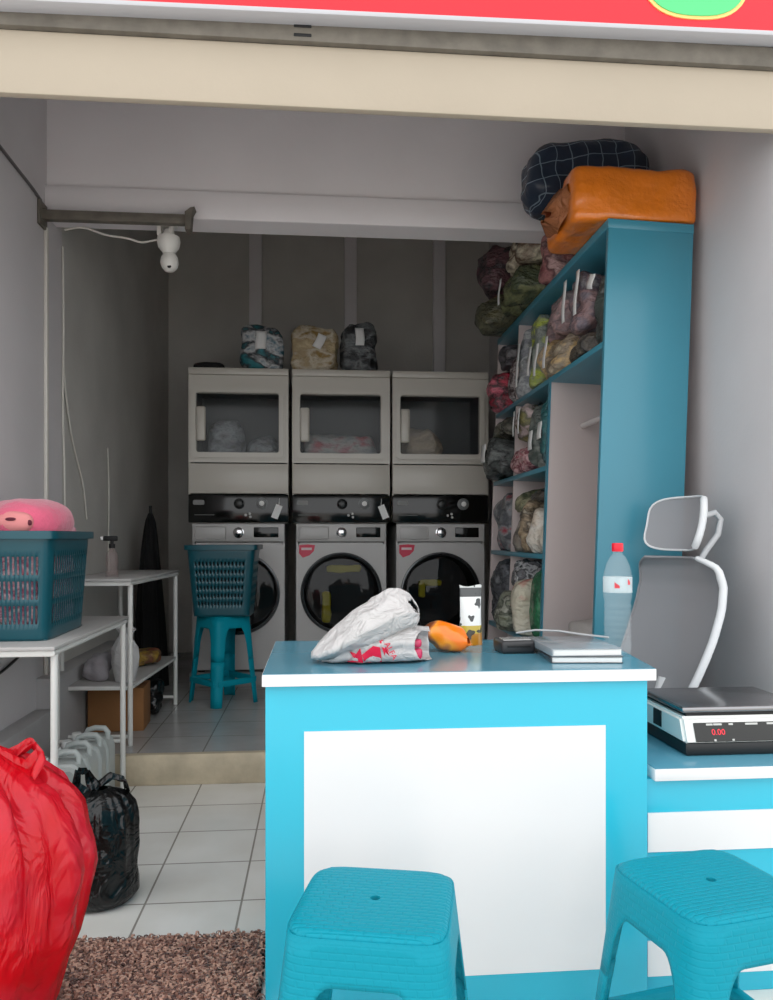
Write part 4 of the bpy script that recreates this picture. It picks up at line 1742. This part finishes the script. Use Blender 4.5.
# tall black covered bundle against the wall
b = BM()
def fc2(u, v):
    a = 2 * PI * u
    z = 1.17 * v
    r = .150 * (1 - v) ** .55 + .020
    r *= 1 + .10 * math.sin(7 * a + 3 * v) + .06 * math.sin(13 * a)
    return Vector((r * math.cos(a) * .62, r * math.sin(a), z))
surf(b, fc2, 48, 24, cu=True)
b.faces.new([v for v in b.verts if v.co.z < 1e-6]) if False else None
ub = thing('patio_umbrella', 'tall closed black umbrella standing against the wall behind the shelf table', 'umbrella', (-1.13, 5.40, .141))
obj('canopy', b, mat('umbrella_black_cloth', (9, 9, 10), .9), ub, angle=80)
b = BM()
tube(b, [(0, 0, 0), (0, 0, 1.22)], .010, 10)
obj('shaft', b, black_matte, ub)

# shelf contents of the second table
ZS = .14 + .293
wf = film_mat('white_bag_film', (206, 206, 206), .35, .25, 1, .6, 18)
def upright_bag(label, loc, r, h, m, seed, cat='bag', name='plastic_bag'):
    t = thing(name, label, cat, loc)
    b = BM()
    def fn(u, v):
        a = 2 * PI * u
        k = .80 + .32 * math.sin(PI * min(1, v * 1.25) * .8) if v < .72 else (1.02 - (v - .72) / .28 * .62)
        rr = r * k
        p_ = Vector((rr * math.cos(a), rr * math.sin(a) * .8, h * v))
        rr2 = 1 + .10 * noise.fractal(p_ * 14 + Vector((seed, 0, seed)), 1, 2, 3) + .07 * v * math.sin(9 * a + seed)
        return Vector((p_.x * rr2, p_.y * rr2, h * v))
    surf(b, fn, 40, 20, cu=True)
    bot = [v for v in b.verts if v.co.z < 1e-6]
    obj('bag_film', b, m, t, angle=80)
    b = BM()
    def fg(u, v):
        a = 2 * PI * u
        rr = r * (.40 + .35 * v) * (1 + .3 * math.sin(4 * a + seed))
        return Vector((rr * math.cos(a), rr * math.sin(a) * .7, h * (.985 + .14 * v) + .01 * math.sin(3 * a)))
    surf(b, fg, 32, 4, cu=True)
    obj('gathered_top', b, m, t, angle=80)
    return t
upright_bag('tall white plastic bag standing on the shelf of the second table', (-.955, 3.98, ZS), .060, .235, wf, 3)
b = BM()
blob(b, (.14, .16, .13), 3, 10, .03, 9, 61)
tag(obj('cloth_bundle', b, mat('grey_cloth', (150, 146, 150), .8, bump=(30, .6)), None, (-1.11, 4.06, ZS)), 'crumpled grey cloth on the shelf of the second table', 'cloth')
crd = mat('cardboard', (150, 104, 62), .85, bump=(50, .2), var=(8, .15))
def carton(label, loc, sx, sy, sz, rz=0):
    t = thing('cardboard_box', label, 'box', loc, rz)
    b = BM()
    bx(b, -sx / 2, sx / 2, -sy / 2, sy / 2, 0, sz, .003)
    obj('box_body', b, crd, t)
    for s_ in (-1, 1):
        b = BM()
        box(b, (sx / 2 - .003, sy, .004), (s_ * sx / 4, 0, sz + .003), (0, s_ * .03, 0))
        obj('flap', b, crd, t, smooth=False)
    b = BM()
    bx(b, -.022, .022, -sy / 2 - .001, sy / 2 + .001, sz + .0055, sz + .0065)
    obj('tape', b, mat('packing_tape', (176, 150, 110), .3), t, smooth=False)
    return t
carton('brown cardboard box on the floor under the second table', (-1.05, 4.26, .141), .28, .22, .22, .05)
b = BM()
blob(b, (.22, .20, .09), 4, 10, .02, 9, 63)
tag(obj('snack_bag', b, fabric('brown_yellow_pack', ((120, 84, 40), (150, 120, 40), (96, 60, 34), (140, 70, 40)), 9, .3, seed=6), None, (-.99, 4.50, ZS)), 'flat brown and yellow package on the far part of the table shelf', 'package')
bkf = film_mat('black_bag_film', (10, 10, 11), .25, .02, 1, .9, 10)
b = BM()
blob(b, (.22, .22, .20), 3, 12, .05, 9, 65)
tag(obj('black_bundle', b, bkf, None, (-.985, 4.56, .141)), 'crumpled black plastic bundle on the floor under the table shelf', 'bundle')

# four jerrycans in a row
jm = mat('jerrycan_milky_plastic', (182, 188, 186), .35, var=(8, .08))
def make_jerry(label, loc, rz):
    t = thing('jerrycan', label, 'jerrycan', loc, rz, 'jerrycans under the table')
    w, d, h = .185, .118, .265
    b = BM()
    pts = rrect(-w / 2, w / 2, 0, h * .80, .018, 4)
    # body with a shoulder sloping up to the handle side
    poly = [(-w / 2 + .01, 0), (w / 2 - .01, 0), (w / 2, .012), (w / 2, .215), (w / 2 - .012, .250), (w / 2 - .03, .262), (w / 2 - .09, .262), (-w / 2 + .055, .245), (-w / 2 + .012, .238), (-w / 2, .222), (-w / 2, .012)]
    hole = [(.0, .185), (.055, .185), (.068, .195), (.068, .225), (.055, .236), (.012, .236), (.0, .226)]
    prism(b, poly, -d / 2, d / 2)
    bmesh.ops.bevel(b, geom=[e for e in b.edges if abs(e.verts[0].co.y - e.verts[1].co.y) < 1e-6], offset=.014, segments=3, affect='EDGES')
    bd = obj('body', b, jm, t, angle=50)
    b = BM()
    prism(b, [(x * 1.0, z) for x, z in hole], -d / 2 - .0015, -d / 2 + .004)
    obj('handle_recess', b, mat('jerrycan_recess', (150, 156, 154), .5), bd, smooth=False)
    b = BM()
    hp_ = [(.072, 0, .245), (.074, 0, .280), (.060, 0, .297), (.02, 0, .299), (-.012, 0, .290), (-.024, 0, .262), (-.026, 0, .240)]
    tube(b, hp_, .0125, 10)
    obj('handle', b, jm, t, angle=60)
    b = BM()
    lathe(b, [(.016, .236), (.016, .252), (.021, .252), (.021, .275), (.019, .278), (.0005, .278)], 20, (-.062, 0, 0))
    obj('cap', b, mat('jerrycan_cap', (214, 216, 214), .4), t)
    return t
j0 = make_jerry('milky jerrycan at the street end of the row under the table', (-1.020, 3.19, 0), math.radians(2))
for k, lab in enumerate(('second milky jerrycan from the street in the row under the table',
                         'third milky jerrycan from the street in the row under the table',
                         'milky jerrycan closest to the stone step in the row under the table')):
    dup(j0, (-1.015 + .003 * k, 3.325 + .128 * k, 0), math.radians((-3, 3, -2)[k]), lab)

# big bags on the floor
def carrier(label, loc, rz, prof, m, seed, pleat=.06, squash=.8, handles=(), crum=.05, nm='plastic_bag', rings=40):
    """prof: (radius, z) from the floor up to the gathered neck; handles: list of loops"""
    t = thing(nm, label, 'bag', loc, rz)
    b = BM()
    n = len(prof) - 1
    H = prof[-1][1]
    def fn(u, v):
        x = v * n
        i = min(int(x), n - 1)
        q = x - i
        r = prof[i][0] * (1 - q) + prof[i + 1][0] * q
        z = prof[i][1] * (1 - q) + prof[i + 1][1] * q
        a = 2 * PI * u
        pl_ = (z / H) ** 1.4
        w = 1 + pleat * pl_ * (math.sin(11 * a + seed + 2 * v) + .6 * math.sin(19 * a + 2 * seed - 3 * v) + .5 * math.sin(29 * a))
        p_ = Vector((r * math.cos(a), r * math.sin(a) * squash, z))
        f = noise.fractal(p_ * 6 + Vector((seed, seed * 2, 0)), 1, 2, 4)
        rd = 1 - abs(noise.noise(p_ * 9 + Vector((0, seed, 4)))) * 2
        g = crum * f + crum * .45 * rd
        p_ = Vector((p_.x * (w + g), p_.y * (w + g), z + crum * .12 * f * (z / H)))
        p_.z = max(p_.z, .001)
        return p_
    surf(b, fn, 96, rings, cu=True)
    obj('bag_film', b, m, t, angle=80)
    for hd in handles:
        b = BM()
        P_ = [Vector(p) for p in hd['pts']]
        def fh_(u, v):
            x = v * (len(P_) - 1)
            i = min(int(x), len(P_) - 2)
            q = x - i
            c = P_[i].lerp(P_[i + 1], q)
            w_ = hd['w'] * (1 - .6 * math.sin(PI * v))
            s_ = (u - .5) * 2
            return c + Vector(hd['d']) * w_ * s_ + Vector((0, 0, .01 * math.sin(9 * u + 6 * v)))
        surf(b, fh_, 8, 20)
        solid(obj('handle', b, m, t, angle=80), .002)
    return t


redf = film_mat('red_bag_film', (218, 5, 26), .20, .28, .88, 1.0, 11, .45, (222, 46, 66))
carrier('large red plastic bag stuffed full on the rug edge', (-.785, 1.83, .026), 0,
        [(.02, .001), (.13, .004), (.175, .05), (.205, .13), (.236, .24), (.252, .34), (.250, .43), (.230, .50), (.195, .555), (.14, .60), (.085, .63), (.06, .65)],
        redf, 4.0, .10, .9,
        [dict(pts=[(.05, -.06, .60), (.02, -.10, .66), (.00, -.09, .715), (-.03, -.04, .71), (-.07, .0, .64), (-.09, .0, .60)], w=.055, d=(.8, .6, 0)),
         dict(pts=[(.13, -.02, .585), (.16, .0, .63), (.12, .05, .65), (.05, .06, .60)], w=.05, d=(.7, -.7, 0))], .055)
b = BM()
blob(b, (.30, .26, .44), 3, 14, .05, 6, 71, .0)
tag(obj('clothes_bundle', b, fabric('red_bag_clothes', ((120, 30, 40), (200, 120, 120), (70, 30, 34), (210, 170, 160)), 6, 0, seed=8), None, (-.785, 1.83, .03)), 'folded clothes showing through the large red plastic bag', 'clothes')
carrier('black plastic bag with tied handles standing on the tiles', (-.694, 2.535, 0), .2,
        [(.02, .001), (.10, .003), (.122, .03), (.122, .10), (.124, .18), (.122, .25), (.112, .30), (.085, .335), (.05, .35), (.03, .355)],
        bkf, 9.0, .05, .85,
        [dict(pts=[(-.03, -.02, .34), (-.06, -.03, .38), (-.055, -.03, .425), (-.03, -.02, .42), (-.02, 0, .38), (.0, 0, .345)], w=.03, d=(.6, .5, 0)),
         dict(pts=[(.0, .02, .355), (.04, .03, .385), (.08, .03, .37), (.09, .02, .33)], w=.03, d=(.3, -.8, 0))], .07)
b = BM()
blob(b, (.16, .14, .16), 2.6, 10, .03, 9, 75)
tag(obj('white_bundle', b, wf, None, (-1.09, 2.78, 0)), 'small white plastic bundle behind the red bag', 'bundle')

# ------------------------------------------------------------------ bracket, lamp, cables
br_ = thing('wall_bracket', 'grey steel bracket bar fixed to the wall across the beam', 'bracket', (-1.28, 3.74, 2.640))
b = BM()
bx(b, .01, .67, -.02, .02, -.022, .022, .003)
obj('bar', b, old_steel, br_)
b = BM()
bx(b, .001, .014, -.05, .05, -.055, .06, .003)
obj('wall_plate', b, old_steel, br_)
b = BM()
prism(b, [(.66, -.05), (.685, -.055), (.692, .03), (.705, .055), (.685, .05), (.66, .03)], -.03, .03)
obj('end_lug', b, old_steel, br_)

lp = thing('bulb_camera', 'white bulb-shaped security camera hanging under the beam', 'camera', (-.735, 3.87, 2.672))
wp = mat('lamp_white_plastic', (228, 226, 220), .35)
b = BM()
box(b, (.10, .07, .012), (0, 0, -.006), None, .003)
box(b, (.020, .05, .06), (-.03, 0, -.035), None, .004)
box(b, (.020, .05, .05), (.025, 0, -.030), None, .004)
obj('mount', b, wp, lp)
b = BM()
lathe(b, [(.020, -.03), (.030, -.055), (.052, -.065), (.056, -.085), (.050, -.115), (.030, -.140), (.028, -.146)], 28, (.012, 0, 0))
obj('neck', b, wp, lp)
b = BM()
lathe(b, [(.001, -.235), (.022, -.230), (.038, -.212), (.044, -.19), (.040, -.165), (.028, -.146)], 28, (.016, 0, 0))
hd_ = obj('globe', b, wp, lp)
b = BM()
lathe(b, [(.010, 0), (.009, .005), (.0005, .006)], 16, (.020, -.030, -.215), 'Y')
obj('lens', b, black_matte, hd_)

def cable(label, pts, r, m, nm='cable'):
    b = BM()
    P_ = [Vector(p) for p in pts]
    q = []
    for i in range(len(P_) - 1):
        p0 = P_[max(i - 1, 0)]
        p1, p2 = P_[i], P_[i + 1]
        p3 = P_[min(i + 2, len(P_) - 1)]
        for k in range(6):
            t = k / 6
            q.append(.5 * ((2 * p1) + (p2 - p0) * t + (2 * p0 - 5 * p1 + 4 * p2 - p3) * t * t + (3 * p1 - p0 - 3 * p2 + p3) * t ** 3))
    q.append(P_[-1])
    tube(b, q, r, 6)
    return tag(obj(nm, b, m), label, 'cable')


cable('thin white cable sagging along the beam to the hanging camera', [(-1.19, 3.80, 2.60), (-1.10, 3.78, 2.605), (-1.0, 3.78, 2.575), (-.9, 3.79, 2.565), (-.84, 3.82, 2.56), (-.781, 3.862, 2.59)], .005, cable_white)
b = BM()
bx(b, -1.2785, -1.262, 3.775, 3.80, .50, 2.60, .003)
tag(obj('cable_trunking', b, cable_white), 'white cable trunking running up the wall beside the beam', 'trunking')
cable('pale cord hanging down the corner of the wall pier', [(-1.272, 4.03, 2.60), (-1.270, 4.035, 2.2), (-1.272, 4.03, 1.8), (-1.268, 4.04, 1.5), (-1.272, 4.06, 1.25), (-1.272, 4.07, 1.0)], .005, cable_white)
cable('slack pale cord sloping down the dark wall', [(-1.285, 4.065, 2.15), (-1.287, 4.12, 1.9), (-1.29, 4.25, 1.65), (-1.29, 4.42, 1.45), (-1.29, 4.50, 1.25)], .0045, cable_white)
cable('dark cable slanting along the wall to the steel bracket', [(-1.272, 3.15, 2.72), (-1.273, 3.40, 2.715), (-1.272, 3.60, 2.71), (-1.272, 3.72, 2.70)], .007, mat('cable_grey', (96, 92, 92), .6))
cable('black cord looped low along the wall above the ledge', [(-1.274, 2.95, .66), (-1.268, 3.05, .615), (-1.27, 3.2, .60), (-1.27, 3.40, .63), (-1.273, 3.6, .68)], .006, cable_dark)
cable('thin cord hanging on the dark wall behind the shelf table', [(-1.294, 4.95, 1.70), (-1.292, 4.97, 1.4), (-1.292, 4.96, 1.1), (-1.292, 4.98, .9)], .005, cable_white)
